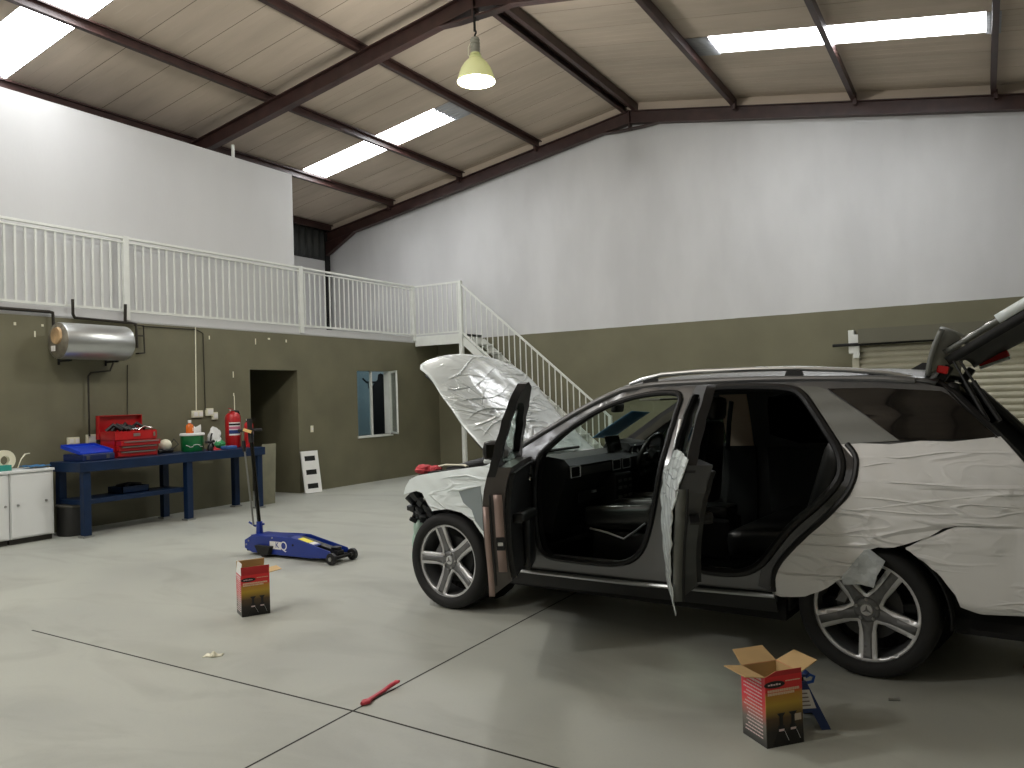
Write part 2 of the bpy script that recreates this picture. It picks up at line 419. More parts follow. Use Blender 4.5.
# small cleats that hold the purlins on the gable rafter
mb = MB()
for x in (-11.79, -9.83, -7.88, -3.74, -1.71, .32): mb.box((x, 14.66, zp(x) - .02), (.05, .10, .14))
struct(mb, 'trim_7', m_steelred, smooth=0)
o = MB().cyl((XL - .2, 9.39, 5.83), (XL - .2, 9.39, zp(XL - .2) - .25), .028, seg=14).build('conduit_pipe', m_railwhite)
tag(o, 'short white upright pipe from the white partition top to the roof rafter', 'pipe')
# ------------------------------------------------------------------ gallery railing
g = thing('gallery_railing', 'long white barred railing along the edge of the upstairs gallery', 'railing', (XL + .02, 0, 3.0))
Y0, Y1 = 3.2, 14.05
MB().b2(-.025, .025, Y0, Y1, 1.075, 1.11).build('top_rail', m_railwhite, g, smooth=0, bevel=.004)
MB().b2(-.018, .018, Y0, Y1, 1.02, 1.04).build('mid_rail', m_railwhite, g, smooth=0)
MB().b2(-.02, .02, Y0, Y1, .02, .055).build('bottom_rail', m_railwhite, g, smooth=0)
p0 = MB().b2(-.03, .03, -.045, .045, -.1, 1.12).build('post', m_railwhite, g, smooth=0, bevel=.004)
for i, y in enumerate((3.6, 7.2, 10.66, 14.02)):
    o = p0 if i == 0 else copy(p0, g)
    o.location = (0, y, 0)
b0 = MB().b2(-.008, .008, -.013, .013, .05, 1.02).build('baluster', m_railwhite, g, smooth=0)
n = int((Y1 - Y0) / .131)
for i in range(n):
    o = b0 if i == 0 else copy(b0, g)
    o.location = (0, Y0 + .1 + i * .131, 0)

# ------------------------------------------------------------------ staircase
YS0, YS1 = 14.05, 14.86; XP = -9.46
s = thing('staircase', 'white steel staircase with landing running down against the far wall', 'staircase', (XP, YS0, 0))
W = YS1 - YS0; Lx = XL - XP
MB().b2(Lx + .02, 0, .02, W, 2.95, 3.0).build('landing_deck', m_railwhite, s, smooth=0)
MB().b2(Lx + .02, 0, 0, .02, 2.79, 3.0).build('landing_fascia', m_railwhite, s, smooth=0)
MB().b2(-.02, 0, .02, W, 2.79, 3.0).build('landing_fascia', m_railwhite, s, smooth=0)
MB().b2(-.04, .04, -.04, .04, 0, 4.11, bev if False else 0).build('corner_post', m_railwhite, s, smooth=0, bevel=.006)
MB().b2(Lx + .02, 0, -.02, .02, 4.075, 4.11).build('landing_rail', m_railwhite, s, smooth=0)
MB().b2(Lx + .02, 0, -.015, .015, 3.03, 3.06).build('landing_rail', m_railwhite, s, smooth=0)
b1 = MB().b2(-.011, .011, -.008, .008, 3.05, 4.08).build('landing_baluster', m_railwhite, s, smooth=0)
for i in range(9):
    o = b1 if i == 0 else copy(b1, s)
    o.location = (Lx + .14 + i * .127, 0, 0)
T = .86                              # stair slope
run = 2.92 / T
for y in (.03, W - .03):
    MB().bar((.02, y, 2.86), (run + .02, y, 2.86 - T * run), .05, .15).build('stringer', m_railwhite, s, smooth=0)
nt = 15
tr = MB().b2(-.11, .11, .05, W - .05, -.02, .012).build('tread', m_railwhite, s, smooth=0)
for i in range(nt):
    o = tr if i == 0 else copy(tr, s)
    t = (i + .8) / nt
    o.location = (run * t, 0, 2.93 - T * run * t)
def zr(x): return 4.06 - T * x
MB().bar((.03, 0, zr(.03)), (run - .06, 0, zr(run - .06)), .04, .035).build('handrail', m_railwhite, s, smooth=0)
MB().bar((.03, 0, zr(.03) - 1.02), (run - .06, 0, zr(run - .06) - 1.02), .035, .035).build('lower_rail', m_railwhite, s, smooth=0)
b2_ = MB().b2(-.009, .009, -.009, .009, -1.03, 0).build('baluster', m_railwhite, s, smooth=0)
nb = 25
for i in range(nb):
    o = b2_ if i == 0 else copy(b2_, s)
    x = .13 + i * .129
    o.location = (x, 0, zr(x))
MB().b2(-.03, .03, -.03, .03, 0, .0).b2(run - .09, run - .03, -.03, .03, 0, zr(run - .06) + .02).build('newel_post', m_railwhite, s, smooth=0)

# ------------------------------------------------------------------ pendant lamp under the rafter apex
m_dome = mat('prismatic_lamp_dome', (214, 216, 176), .25, emit=.38, ec=(196, 200, 110))
m_lit = mat('lit_lamp_glass', (255, 255, 250), .3, emit=30, ec=(255, 255, 238))
lamp = thing('pendant_lamp', 'lit high bay lamp with glowing yellow-green dome hanging from the roof apex', 'lamp', (-5.79, 9.14, 5.90))
MB().lathe([(.255, 0), (.262, .012), (.25, .04), (.235, .10), (.205, .18), (.16, .25), (.11, .30), (.075, .33)], seg=40).build('dome', m_dome, lamp, solid=.006)
MB().lathe([(0, -.035), (.1, -.03), (.2, -.012), (.252, .004), (0, .006)], seg=40).build('lens', m_lit, lamp)
MB().lathe([(0, .31), (.075, .31), (.085, .33), (.085, .35), (.05, .36), (.07, .37), (.07, .39), (0, .39)], seg=24).build('collar', mat('pale_green_metal', (214, 220, 160), .4), lamp)
mb = MB().lathe([(0, .39), (.055, .39), (.055, .60), (0, .60)], seg=24)
for k in range(4): mb.lathe([(.055, .42 + k * .045), (.068, .425 + k * .045), (.068, .437 + k * .045), (.055, .442 + k * .045)], seg=24)
mb.build('ballast_housing', mat('grey_ballast', (150, 150, 138), .5), lamp)
MB().tube([(0, 0, .60), (0, 0, .645), (.02, 0, .665), (.02, 0, .69), (0, 0, .70)], .012).build('hook', m_dark, lamp)
MB().b2(-.012, .012, -.012, .012, .69, .95).build('drop_rod', m_dark, lamp, smooth=0)
MB().tube([(-.055, 0, .58), (-.11, 0, .50), (-.115, 0, .40), (-.08, 0, .35)], .007).build('cable', m_cream, lamp)

# ------------------------------------------------------------------ water heater and pipework on the left wall
h = thing('water_heater', 'silver horizontal water heater tank hanging high on the olive wall', 'water heater', (XL + .32, 6.02, 2.53))
m_galv = mat('galvanised_sheet', (188, 190, 188), .33, .85, var=.12, vs=4, stretch=(1, .3, 1), bump=.06, bs=8)
MB().lathe([(.235, 0), (.24, .01), (.24, .92), (.235, .94), (.19, .975), (0, .99)], axis='y', seg=44).build('shell', m_galv, h)
MB().lathe([(0, -.035), (.17, -.03), (.225, -.005), (.238, .01)], axis='y', seg=44).build('end_cap', mat('weathered_end_cap', (124, 118, 104), .6, .4, var=.35, vs=9), h)
MB().lathe([(0, -.055), (.105, -.055), (.115, -.03), (.115, -.02)], o=(.03, 0, .06), axis='y', seg=28).build('element_cover', mat('rusty_orange_cover', (176, 146, 108), .6, var=.5, vs=7), h)
MB().b2(-.06, .02, -.062, -.05, -.14, -.07).build('sticker', m_lab, h, smooth=0)
for y in (.18, .85):
    MB().b2(-.30, -.02, y - .012, y + .012, -.262, -.235).b2(-.315, -.30, y - .012, y + .012, -.30, -.1).build('bracket', m_dark, h, smooth=0)
def pipe(name, pts, r, m, lab, cat='pipe', grp=None):
    o = MB().tube(pts, r, 10).build(name, m); tag(o, lab, cat, grp); return o
xw = XL + .06
m_pipe = mat('dark_pipe', (46, 42, 34), .55, .4)
pipe('feed_pipe', [(xw, 4.0, 2.93), (xw, 6.06, 2.93), (xw + .01, 6.10, 2.92), (xw + .02, 6.11, 2.60), (xw + .1, 6.02, 2.53)], .022, m_pipe, 'dark pipe running in from the frame edge to the heater tank end')
pipe('header_pipe', [(xw + .035, 6.36, 3.12), (xw + .035, 6.36, 2.92), (xw + .01, 6.40, 2.875), (xw, 7.12, 2.86), (xw, 7.32, 2.85), (xw, 7.33, 2.50)], .02, m_pipe, 'dark pipe with upright vent along the top of the heater tank')
pipe('vent_pipe', [(xw + .035, 7.135, 3.12), (xw + .02, 7.135, 2.845)], .022, m_pipe, 'short dark upright pipe stub above the right end of the heater tank')
mb = MB().tube([(xw, 7.29, 2.83), (xw, 7.44, 2.83), (xw, 7.45, 2.43), (xw, 7.36, 2.42), (XL + .005, 7.35, 2.42)], .012, 8)
mb.tube([(xw, 7.30, 2.68), (xw, 7.44, 2.68)], .01, 8)
tag(mb.build('valve_pipe', m_pipe), 'thin dark looped pipe with valves beside the right end of the heater', 'pipe')
pipe('drain_pipe', [(xw, 6.95, 2.27), (xw, 6.9, 2.16), (xw, 6.62, 2.13), (xw, 6.578, 2.08), (xw, 6.577, 1.25)], .013, m_pipe, 'dark pipe dropping from below the heater down to the wall sockets')
pipe('wall_conduit', [(XL + .015, 7.2, 2.25), (XL + .015, 7.18, 1.48)], .006, m_pipe, 'thin dark line down the wall to the top of the red toolbox')
pipe('wall_conduit', [(XL + .015, 8.38, 2.87), (XL + .015, 8.36, 1.56)], .009, m_cream, 'white conduit dropping to the double sockets above the green tub')
pipe('wall_conduit', [(XL + .015, 7.45, 2.83), (XL + .015, 8.40, 2.83), (XL + .015, 8.52, 2.78), (XL + .015, 8.53, 1.56)], .007, m_pipe, 'dark cable crossing the wall top and dropping beside the white conduit')
def socket(y, z, w, hh, lab, n=2):
    t = thing('wall_socket', lab, 'socket', (XL, y, z))
    MB().b2(0, .045, -w / 2, w / 2, -hh / 2, hh / 2).build('back_box', m_cream, t, smooth=0, bevel=.006)
    for k in range(n): MB().b2(.045, .053, -w / 2 + .02 + k * w / n, -w / 2 + w / n - .01 + k * w / n, -hh / 2 + .02, hh / 2 - .02).build('switch_plate', m_lab, t, smooth=0, bevel=.002)
    return t
socket(8.37, 1.50, .19, .11, 'double wall socket at the foot of the white conduit')
socket(8.60, 1.525, .13, .12, 'white socket box just right of the white conduit foot', 1)
socket(8.70, 1.46, .10, .12, 'lower white plug box nearest the red extinguisher', 1)
socket(6.37, 1.20, .16, .10, 'white socket behind the left end of the blue case')
socket(6.62, 1.21, .13, .13, 'white socket at the foot of the heater drain pipe', 1)
t = thing('light_switch', 'small white light switch between the doorway and the window', 'switch', (XL, 10.875, 1.145))
MB().b2(0, .012, -.035, .035, -.06, .06).build('plate', m_cream, t, smooth=0, bevel=.003)
MB().b2(.012, .02, -.012, .012, -.025, .025).build('rocker', m_lab, t, smooth=0)
# filler smears on the olive wall
mb = MB(); rnd = random.Random(3)
for y, z, w, hh in ((9.11, 2.13, .02, .10), (9.11, 1.80, .02, .05), (9.12, 1.64, .015, .28), (5.9, 2.63, .02, .08), (6.0, 2.75, .03, .03), (8.65, 2.72, .02, .06), (9.6, 2.70, .02, .1), (9.9, 2.76, .05, .03), (10.3, 2.74, .03, .05), (5.65, 2.75, .03, .04)):
    mb.b2(XL, XL + .003, y - w / 2, y + w / 2, z - hh / 2, z + hh / 2)
struct(mb, 'trim_8', m_cream, smooth=0)

# ------------------------------------------------------------------ window in the left wall
wy0, wy1, wz0, wz1 = WIN
f = thing('window_1', 'white casement window with its right sash open in the olive wall', 'window', (XL, 0, 0)); f['kind'] = 'structure'
MB().b2(-.15, .03, wy0 - .02, wy1 + .02, wz0 - .045, wz0).build('sill', m_railwhite, f, smooth=0)
MB().b2(-.10, -.05, wy0, wy0 + .03, wz0, wz1).build('frame', m_railwhite, f, smooth=0)
MB().b2(-.15, -.0, wy1 - .03, wy1, wz0, wz1).build('frame', m_railwhite, f, smooth=0)
MB().b2(-.10, -.05, 12.62, 12.665, wz0, wz1).build('mullion', m_railwhite, f, smooth=0)
MB().b2(-.085, -.08, wy0 + .03, 12.62, wz0, wz1).build('pane', glass_mat('window_glass', (236, 244, 246), .03), f, smooth=0)
c = empty('open_sash', (.0, wy1, 0), R(-39), f)
sw = .56
mb = MB().b2(0, .03, 0, .03, wz0, wz1).b2(sw - .04, sw, 0, .03, wz0, wz1).b2(0, sw, 0, .03, wz0, wz0 + .04).b2(0, sw, 0, .03, wz1 - .04, wz1)
mb.build('sash_frame', m_railwhite, c, smooth=0)
MB().b2(.03, sw - .04, .012, .017, wz0 + .04, wz1 - .04).build('pane', glass_mat('sash_glass', (214, 220, 216), .06), c, smooth=0)
MB().bar((.3, .03, wz0 + .02), (.02, -.02, wz0 + .0), .012).build('stay', m_dark, c, smooth=0)
# the room seen through it
m_pale = mat('pale_blue_wall', (176, 192, 196), .8)
mb = MB().b2(-13.2, XL - .15, 14.72, 14.85, 0, 2.87).b2(-13.35, -13.2, 11.2, 14.85, 0, 2.87).b2(-13.2, XL - .15, 11.1, 11.2, 0, 2.87)
struct(mb, 'wall_office', m_pale, smooth=0)
k = thing('coat_hook_rail', 'dark hook rail on the pale wall seen through the window', 'hook rail', (-12.3, 14.70, 2.05))
MB().tube([(-.42, -.05, .12), (-.30, -.06, .03), (0, -.06, .02), (.3, -.06, .04)], .022).build('rail', m_black, k)
MB().tube([(-.25, -.04, .03), (-.24, -.06, -.12)], .012).build('hook', m_black, k)
coat = MB().lathe([(.0, .25), (.07, .22), (.09, .1), (.2, .0), (.29, -.12), (.32, -.8), (.34, -1.95), (0, -1.95)], o=(-12.05, 14.50, 2.02), seg=18)
for v in coat.bm.verts: v.co.y = 14.50 + (v.co.y - 14.50) * .55
tag(coat.build('hanging_coat', mat('black_cloth', (12, 12, 12), .9)), 'long black coat hanging from the hook rail behind the window', 'coat')

# ------------------------------------------------------------------ roller shutter on the far wall
d = empty('door_1', (0, YF, 0)); d['kind'] = 'structure'; d['label'] = 'cream slatted roller shutter door in the far wall'
m_slat = mat('cream_shutter_slat', (176, 172, 152), .5, var=.06, vs=3)
mb = MB(); pitch = .105; X0, X1 = -1.82, 1.75
prof = []
nsl = 23
for i in range(nsl):
    z = i * pitch
    for q in range(7):
        a = PI * q / 6
        prof.append((-.03 - .028 * math.sin(a), z + .006 + (pitch - .012) * q / 6))
    prof.append((-.022, z + pitch - .002))
V = [[mb.bm.verts.new((x, y, z)) for y, z in prof] for x in (X0, X1)]
for i in range(len(prof) - 1): mb.bm.faces.new((V[0][i], V[0][i + 1], V[1][i + 1], V[1][i]))
mb.build('slat_curtain', m_slat, d, smooth=50)
MB().b2(-1.93, -1.82, -.10, 0, 0, 2.32).build('guide_rail', m_slat, d, smooth=0)
MB().b2(1.75, 1.86, -.10, 0, 0, 2.32).build('guide_rail', m_slat, d, smooth=0)
m_hood = mat('olive_hood', (92, 90, 74), .6)
MB().b2(-1.80, 1.75, -.30, 0, 2.34, 2.585).build('hood_box', m_hood, d, smooth=0)
MB().b2(-1.97, -1.88, -.18, 0, 2.18, 2.58).b2(-1.90, -1.80, -.18, -.1, 2.10, 2.5).build('end_bracket', m_railwhite, d, smooth=0, bevel=.01)
MB().cyl((-2.22, -.2, 2.33), (1.8, -.2, 2.345), .026).build('axle_bar', m_dark, d)

# ------------------------------------------------------------------ white cabinets by the left wall
def cabinet(y0, y1, lab, knobs):
    c = thing('cabinet', lab, 'cabinet', (-10.67, y0, 0)); w = y1 - y0; D = .49
    m_mel = mat('white_melamine', (228, 230, 228), .4)
    MB().b2(.0, D - .02, 0.005, w - .005, .07, .87).build('carcass', m_mel, c, smooth=0, bevel=.002)
    MB().b2(.03, D - .06, .01, w - .01, 0, .07).build('plinth', mat('dark_plinth', (54, 52, 46), .7), c, smooth=0)
    MB().b2(-.0, D + .01, 0.0, w, .87, .90).build('worktop', m_mel, c, smooth=0, bevel=.003)
    e = MB().b2(D - .02, D, .01, w - .04, .09, .85).build('door', m_mel, c, smooth=0, bevel=.002)
    for ky, kz in knobs: MB().lathe([(.0, .025), (.014, .022), (.016, .012), (.008, .0)], o=(D, ky, kz), axis='x', seg=14).build('knob', m_steel, e)
    return c
cabinet(5.285, 5.82, 'white cabinet with two small knobs nearest the blue workbench', ((.08, .48), (.42, .50)))
cabinet(4.60, 5.28, 'white cabinet cut off by the frame edge under the tape roll', ((.62, .48),))
t = thing('tape_roll', 'white and teal roll of tape on the white cabinet at the frame edge', 'tape', (-10.40, 5.33, .90))
MB().lathe([(.055, -.03), (.125, -.03), (.125, .03), (.055, .03), (.055, -.03)], o=(0, 0, .125), axis='x', seg=30).build('tape', m_cream, t)
MB().b2(.0, .12, -.16, .03, 0, .07).build('carton', mat('teal_box', (40, 140, 126), .6), t, smooth=0, bevel=.004)
o = MB().tube([(-10.42, 5.50, .91), (-10.45, 5.56, 1.02), (-10.47, 5.62, 1.08), (-10.49, 5.69, 1.085)], [.006, .008, .013, .009], 8, flat=.5).build('spatula', m_cream)
tag(o, 'thin pale spatula standing up behind the tape roll', 'spatula')
o = MB().grid(lambda u, v: (-10.55 + .3 * u, 5.58 + .24 * v, .905 + .012 * math.sin(u * 7 + v * 5) ** 2 + .012), 12, 12).build('cloth', mat('blue_cloth', (60, 116, 160), .8), solid=.008)
tag(o, 'blue folded cloth on the cabinet end near the workbench', 'cloth')

# ------------------------------------------------------------------ blue steel workbench
BX0, BX1, BY0, BY1, BZ = -10.46, -9.78, 5.92, 8.92, .955
w = thing('workbench', 'dark blue steel workbench standing along the olive wall', 'workbench', (BX0, BY0, 0)); bw, bl = BX1 - BX0, BY1 - BY0
MB().b2(0, bw, 0, bl, BZ - .125, BZ).build('top', m_blue, w, smooth=0, bevel=.006)
legs = [(bw - .07, .10), (bw - .07, 1.62), (bw - .07, bl - .09), (.08, .10), (.08, 1.62), (.08, bl - .09)]
lg = MB().b2(-.045, .045, -.048, .048, .02, BZ - .12).build('leg', m_blue, w, smooth=0, bevel=.004)
ft = MB().b2(-.065, .065, -.07, .07, 0, .025).build('foot_plate', m_steel, lg, smooth=0)
for i, (x, y) in enumerate(legs):
    l = lg if i == 0 else copy(lg, w)
    l.location = (x, y, 0)
    if i: copy(ft, l)
MB().b2(.05, bw - .10, .06, 1.6, .41, .47).build('shelf', m_blue, w, smooth=0, bevel=.004)
t = thing('tool_tray', 'low dark blue tray of tools on the workbench shelf', 'tray', (-10.2, 6.85, .47))
MB().b2(-.16, .16, -.2, .2, 0, .015).b2(-.16, -.145, -.2, .2, 0, .09).b2(.145, .16, -.2, .2, 0, .09).b2(-.16, .16, -.2, -.185, 0, .09).b2(-.16, .16, .185, .2, 0, .09).build('pan', m_blue, t, smooth=0)
MB().tube([(-.1, -.12, .09), (.0, 0, .12), (.08, .14, .10)], .02).tube([(.1, -.1, .10), (-.05, .1, .11)], .018).build('tool', m_black, t)
t = thing('drum', 'dark lidded drum on the floor under the left end of the workbench', 'drum', (-10.28, 6.12, 0))
MB().lathe([(0, 0), (.19, 0), (.2, .02), (.2, .38), (0, .38)], seg=32).build('body', mat('dark_drum', (34, 34, 32), .5), t)
MB().lathe([(.2, .37), (.21, .38), (.21, .395), (.19, .405), (0, .40)], seg=32).build('lid', mat('drum_rim', (96, 94, 86), .4, .3), t)

# things on the bench -------------------------------------------------
m_casein = mat('blue_plastic_case', (20, 62, 190), .4, coat=.2)
c = thing('tool_case', 'bright blue plastic case lying on the workbench beside the red toolbox', 'case', (-10.14, 6.27, BZ))
MB().b2(-.24, .20, -.22, .22, 0, .09).build('base', mat('navy_plastic_case', (18, 36, 84), .4), c, smooth=0, bevel=.012)
mb = MB().box((-.06, .0, .135), (.42, .46, .025), (0, R(11), 0), .008)
mb.box((-.06, -.225, .15), (.42, .015, .045), (0, R(11), 0)).box((-.06, .225, .15), (.42, .015, .045), (0, R(11), 0)).box((-.262, 0, .19), (.015, .46, .045), (0, R(11), 0))
mb.build('lid', m_casein, c, smooth=0)
for y in (-.15, .12): MB().b2(.195, .207, y - .022, y + .022, .02, .07).build('latch', mat('dull_latch', (90, 92, 98), .5, .5), c, smooth=0)
t = thing('toolbox', 'red metal toolbox with raised lid and drawers on the workbench', 'toolbox', (-10.24, 6.90, BZ))
D, Wd = .17, .315
mb = MB().b2(-D, D, -Wd, Wd, 0, .01).b2(-D, D - .02, -Wd, -Wd + .01, 0, .36).b2(-D, D - .02, Wd - .01, Wd, 0, .36).b2(-D, -D + .01, -Wd, Wd, 0, .33).b2(-D, D - .02, -Wd, Wd, .23, .24).b2(D - .03, D, -Wd, Wd, .24, .35)
mb.build('body', m_red, t, smooth=0)
for k, (z0, z1, ex) in enumerate(((.015, .085, .03), (.09, .155, .05), (.16, .225, .10))):
    dr = MB().b2(-.1, D + ex, -Wd + .02, Wd - .02, z0, z1).build('drawer', m_red, t, smooth=0, bevel=.003)
    MB().b2(D + ex, D + ex + .018, -Wd + .06, Wd - .05, z1 - .022, z1 - .006).build('drawer_handle', m_steel, dr, smooth=0)
l = MB().b2(-D - .08, -D - .065, -Wd - .01, Wd + .01, .25, .575).b2(-D - .08, -D, -Wd - .01, -Wd, .25, .575).b2(-D - .08, -D, Wd, Wd + .01, .25, .575).b2(-D - .08, -D, -Wd, Wd, .565, .575).build('lid', m_red, t, smooth=0)
MB().b2(D, D + .012, -.05, .05, .28, .32).build('badge', m_steel, t, smooth=0)
MB().b2(D, D + .02, Wd - .07, Wd - .04, .27, .33).build('clasp', m_chrome, t, smooth=0)
mb = MB(); rnd = random.Random(5)
o = MB()
for k in range(7):
    y = -.2 + k * .06
    o.tube([(-.08 + rnd.uniform(-.03, .04), y - .08, .36), (-.03, y, .41 + rnd.uniform(-.01, .05)), (rnd.uniform(-.08, .06), y + .09, .37)], .026, 8)
o.shift((-10.26, 6.90, BZ))
tag(o.build('cable_coil', m_black), 'coil of black cable heaped in the open red toolbox', 'cable')
o = MB().tube([(0, .16, .36), (.06, .22, .41), (.12, .29, .38)], .014, 8).tube([(0, .02, .36), (.1, .1, .385)], .012, 8)
o.shift((-10.26, 6.90, BZ)); tag(o.build('spanner', m_chrome), 'bright metal spanner among the cable in the red toolbox', 'tool')
# angle-grinder-like pale tool
t = thing('power_tool', 'cream headed power tool between the red toolbox and the green tub', 'power tool', (-10.2, 7.44, BZ))
MB().ball((0, 0, .12), (.09, .085, .085), 3).build('head', m_cream, t)
MB().tube([(-.02, -.10, .03), (0, -.02, .04), (.02, .10, .04)], .035, 12).build('handle', m_black, t)
MB().tube([(.02, .10, .05), (.05, .18, .12), (-.02, .16, .2), (-.1, .1, .05)], .008, 8).build('cord', m_black, t)
# green tub with bottle on its lid, bags
t = thing('tub', 'squat green tub with pale lid on the workbench', 'tub', (-10.15, 7.86, BZ))
m_green = mat('green_plastic_wrap', (14, 104, 52), .3, coat=.4, var=.25, vs=6)
MB().lathe([(0, 0), (.145, 0), (.16, .02), (.168, .24), (0, .24)], seg=36).build('body', m_green, t)
MB().lathe([(.172, .235), (.176, .24), (.176, .262), (.165, .272), (0, .268)], seg=36).build('lid', m_paper, t)
mb = MB()
for k in range(5): mb.tube([(.170 * math.cos(a), .170 * math.sin(a), .09 + .02 * math.sin(a * 3 + k)) for a in [(-1.2 + k * .3) + q * .08 for q in range(5)]], .004, 6)
mb.build('white_scrawl', m_paper, t)
t = thing('bottle', 'small orange bottle with white cap standing on the green tub', 'bottle', (-10.15, 7.82, BZ + .272))
MB().lathe([(0, 0), (.052, 0), (.056, .015), (.056, .10), (.045, .125), (.02, .14), (.02, .15), (0, .15)], seg=24).build('body', mat('orange_liquid', (214, 106, 34), .25, coat=.4), t)
MB().lathe([(0, .15), (.024, .15), (.024, .19), (0, .192)], seg=18).build('cap', m_paper, t)
MB().lathe([(.0575, .03), (.0575, .08)], seg=24, ang=2.2).build('label', mat('peach_label', (236, 190, 160), .6), t)
def bag(name, lab, c, r, m, seedv):
    rn = random.Random(seedv); b = MB().ball((0, 0, r[2] * .95), r, 3)
    from mathutils import noise
    for v in b.bm.verts:
        q = v.co * 14 + Vector((seedv * 9, 0, 0)); n = noise.noise(q) + .6 * noise.noise(q * 2.3)
        top = max(0, v.co.z / (2 * r[2]) - .45)
        v.co.x += n * r[0] * .38 + top * r[0] * .8 * math.sin(v.co.y * 40); v.co.y += noise.noise(q + Vector((5, 3, 1))) * r[1] * .4; v.co.z = max(0, v.co.z * (1 + .35 * n))
    b.shift(c); return tag(b.build(name, m, smooth=18), lab, 'bag')
bag('plastic_bag', 'crumpled white plastic bag behind the green tub', (-10.35, 8.06, BZ), (.09, .11, .18), m_paper, 1)
o = bag('plastic_bag', 'white and green bag propped between tub and extinguisher', (-10.30, 8.38, BZ), (.09, .12, .155), m_paper, 2)
m_g2 = mat('green_print', (54, 150, 90), .5)
MB().ball((-10.24, 8.42, BZ + .07), (.07, .10, .065), 3, .1).build('printed_patch', m_g2, o, smooth=18)
t = thing('spray_gun', 'black spray gun standing in front of the white bags', 'spray gun', (-9.93, 8.0, BZ))
MB().lathe([(0, 0), (.04, 0), (.045, .03), (.03, .08), (.015, .1), (0, .1)], seg=16).build('cup', m_black, t)
MB().tube([(-.03, -.06, .13), (0, 0, .13), (.02, .06, .14)], .02, 10).tube([(0, .03, .13), (-.01, .07, .05)], .014, 8).build('body', m_black, t)
MB().tube([(0, 0, .1), (.0, .02, .22), (.01, .03, .26)], .012, 8).build('stem', m_dark, t)
o = MB().grid(lambda u, v: (-10.06 + .14 * u, 8.02 + .18 * v, BZ + .005 + .05 * math.sin(u * PI) * math.sin(v * PI) * (1 + .4 * math.sin(9 * u + 7 * v))), 12, 12).build('rag', mat('red_rag', (176, 40, 48), .85), solid=.004)
tag(o, 'small red rag on the workbench beside the black spray gun', 'rag')
o = MB().b2(-10.0, -9.86, 8.24, 8.44, BZ, BZ + .05).build('sanding_block', mat('mid_blue_block', (52, 92, 150), .6), smooth=0, bevel=.012)
tag(o, 'small blue block on the workbench left of the large extinguisher', 'block')
# extinguishers
def extinguisher(lab, loc, r, hh, rz):
    t = thing('fire_extinguisher', lab, 'fire extinguisher', loc, rz)
    MB().lathe([(0, 0), (r * .93, 0), (r, .02), (r, hh * .78), (r * .92, hh * .85), (r * .6, hh * .91), (r * .25, hh * .93), (r * .25, hh * .96), (0, hh * .96)], seg=36).build('cylinder', m_red, t)
    MB().lathe([(r * 1.004, hh * .32), (r * 1.004, hh * .66)], seg=20, ang=1.7).build('label', m_lab, t)
    MB().lathe([(r * 1.008, hh * .36), (r * 1.008, hh * .46)], seg=20, ang=1.6).build('label_band', mat('navy_band', (30, 50, 110), .5), t)
    MB().lathe([(r * 1.008, hh * .48), (r * 1.008, hh * .55)], seg=20, ang=1.6).build('label_band', mat('pink_band', (196, 110, 140), .5), t)
    MB().lathe([(r * 1.008, hh * .58), (r * 1.008, hh * .63)], seg=20, ang=1.6).build('label_band', m_dark, t)
    MB().lathe([(0, hh * .93), (.022, hh * .93), (.022, hh * .985), (0, hh * .985)], seg=14).build('valve', m_steel, t)
    MB().bar((-.02, 0, hh * .985), (.12, 0, hh * 1.03), .02, .008).bar((-.02, 0, hh * .96), (.11, 0, hh * .95), .02, .008).build('lever', m_red if r > .1 else m_black, t, smooth=0)
    MB().tube([(-.02, 0, hh * .96), (-r * .7, r * .4, hh * .95), (-r * 1.15, r * .4, hh * .8), (-r * 1.12, r * .4, hh * .35)], .014, 8).build('hose', m_black, t)
    MB().lathe([(.012, 0), (.018, .03), (0, .03)], o=(0, -.035, hh * .96), axis='z', seg=14).build('gauge', m_lab, t)
    return t
extinguisher('large red extinguisher with white label on the right end of the workbench', (-10.30, 8.74, BZ), .12, .60, R(-70))
extinguisher('small red extinguisher beside the larger one at the workbench end', (-10.05, 8.835, BZ), .07, .43, R(10))

# grey board leaning on the bench end, vent panel by the doorway
o = MB().box((-10.06, 9.225, .487), (.02, .29, .98), (0, R(3), R(0)), .002).build('board', mat('grey_fibre_board', (128, 126, 106), .85, var=.12, vs=5, bump=.1, bs=30))
o.rotation_euler = (0, 0, 0); tag(o, 'plain grey board standing upright against the right end of the workbench', 'board')
t = thing('vent_cover', 'white panel with three dark slots leaning on the wall by the doorway', 'vent cover', (-10.50, 10.68, 0), R(0))
mb = MB(); wv, hv = .36, .76
slots = [(.08, .17), (.33, .42), (.58, .67)]
zs = [0] + [q for a in slots for q in a] + [hv]
for i in range(0, len(zs), 2): mb.b2(-.012, .012, -wv / 2, wv / 2, zs[i], zs[i + 1])
for a, b in slots: mb.b2(-.012, .012, -wv / 2, -wv / 2 + .065, a, b).b2(-.012, .012, wv / 2 - .065, wv / 2, a, b)
fr = mb.build('panel_face', m_paper, t, smooth=0)
MB().b2(-.010, .0, -wv / 2 + .06, wv / 2 - .06, .07, .68).build('slot_backing', m_dark, t, smooth=0)
MB().b2(-.03, .06, -wv / 2, wv / 2 + .05, 0, .012).build('bottom_flange', m_paper, t, smooth=0)
t.rotation_euler = (R(0), R(-9), R(-10))

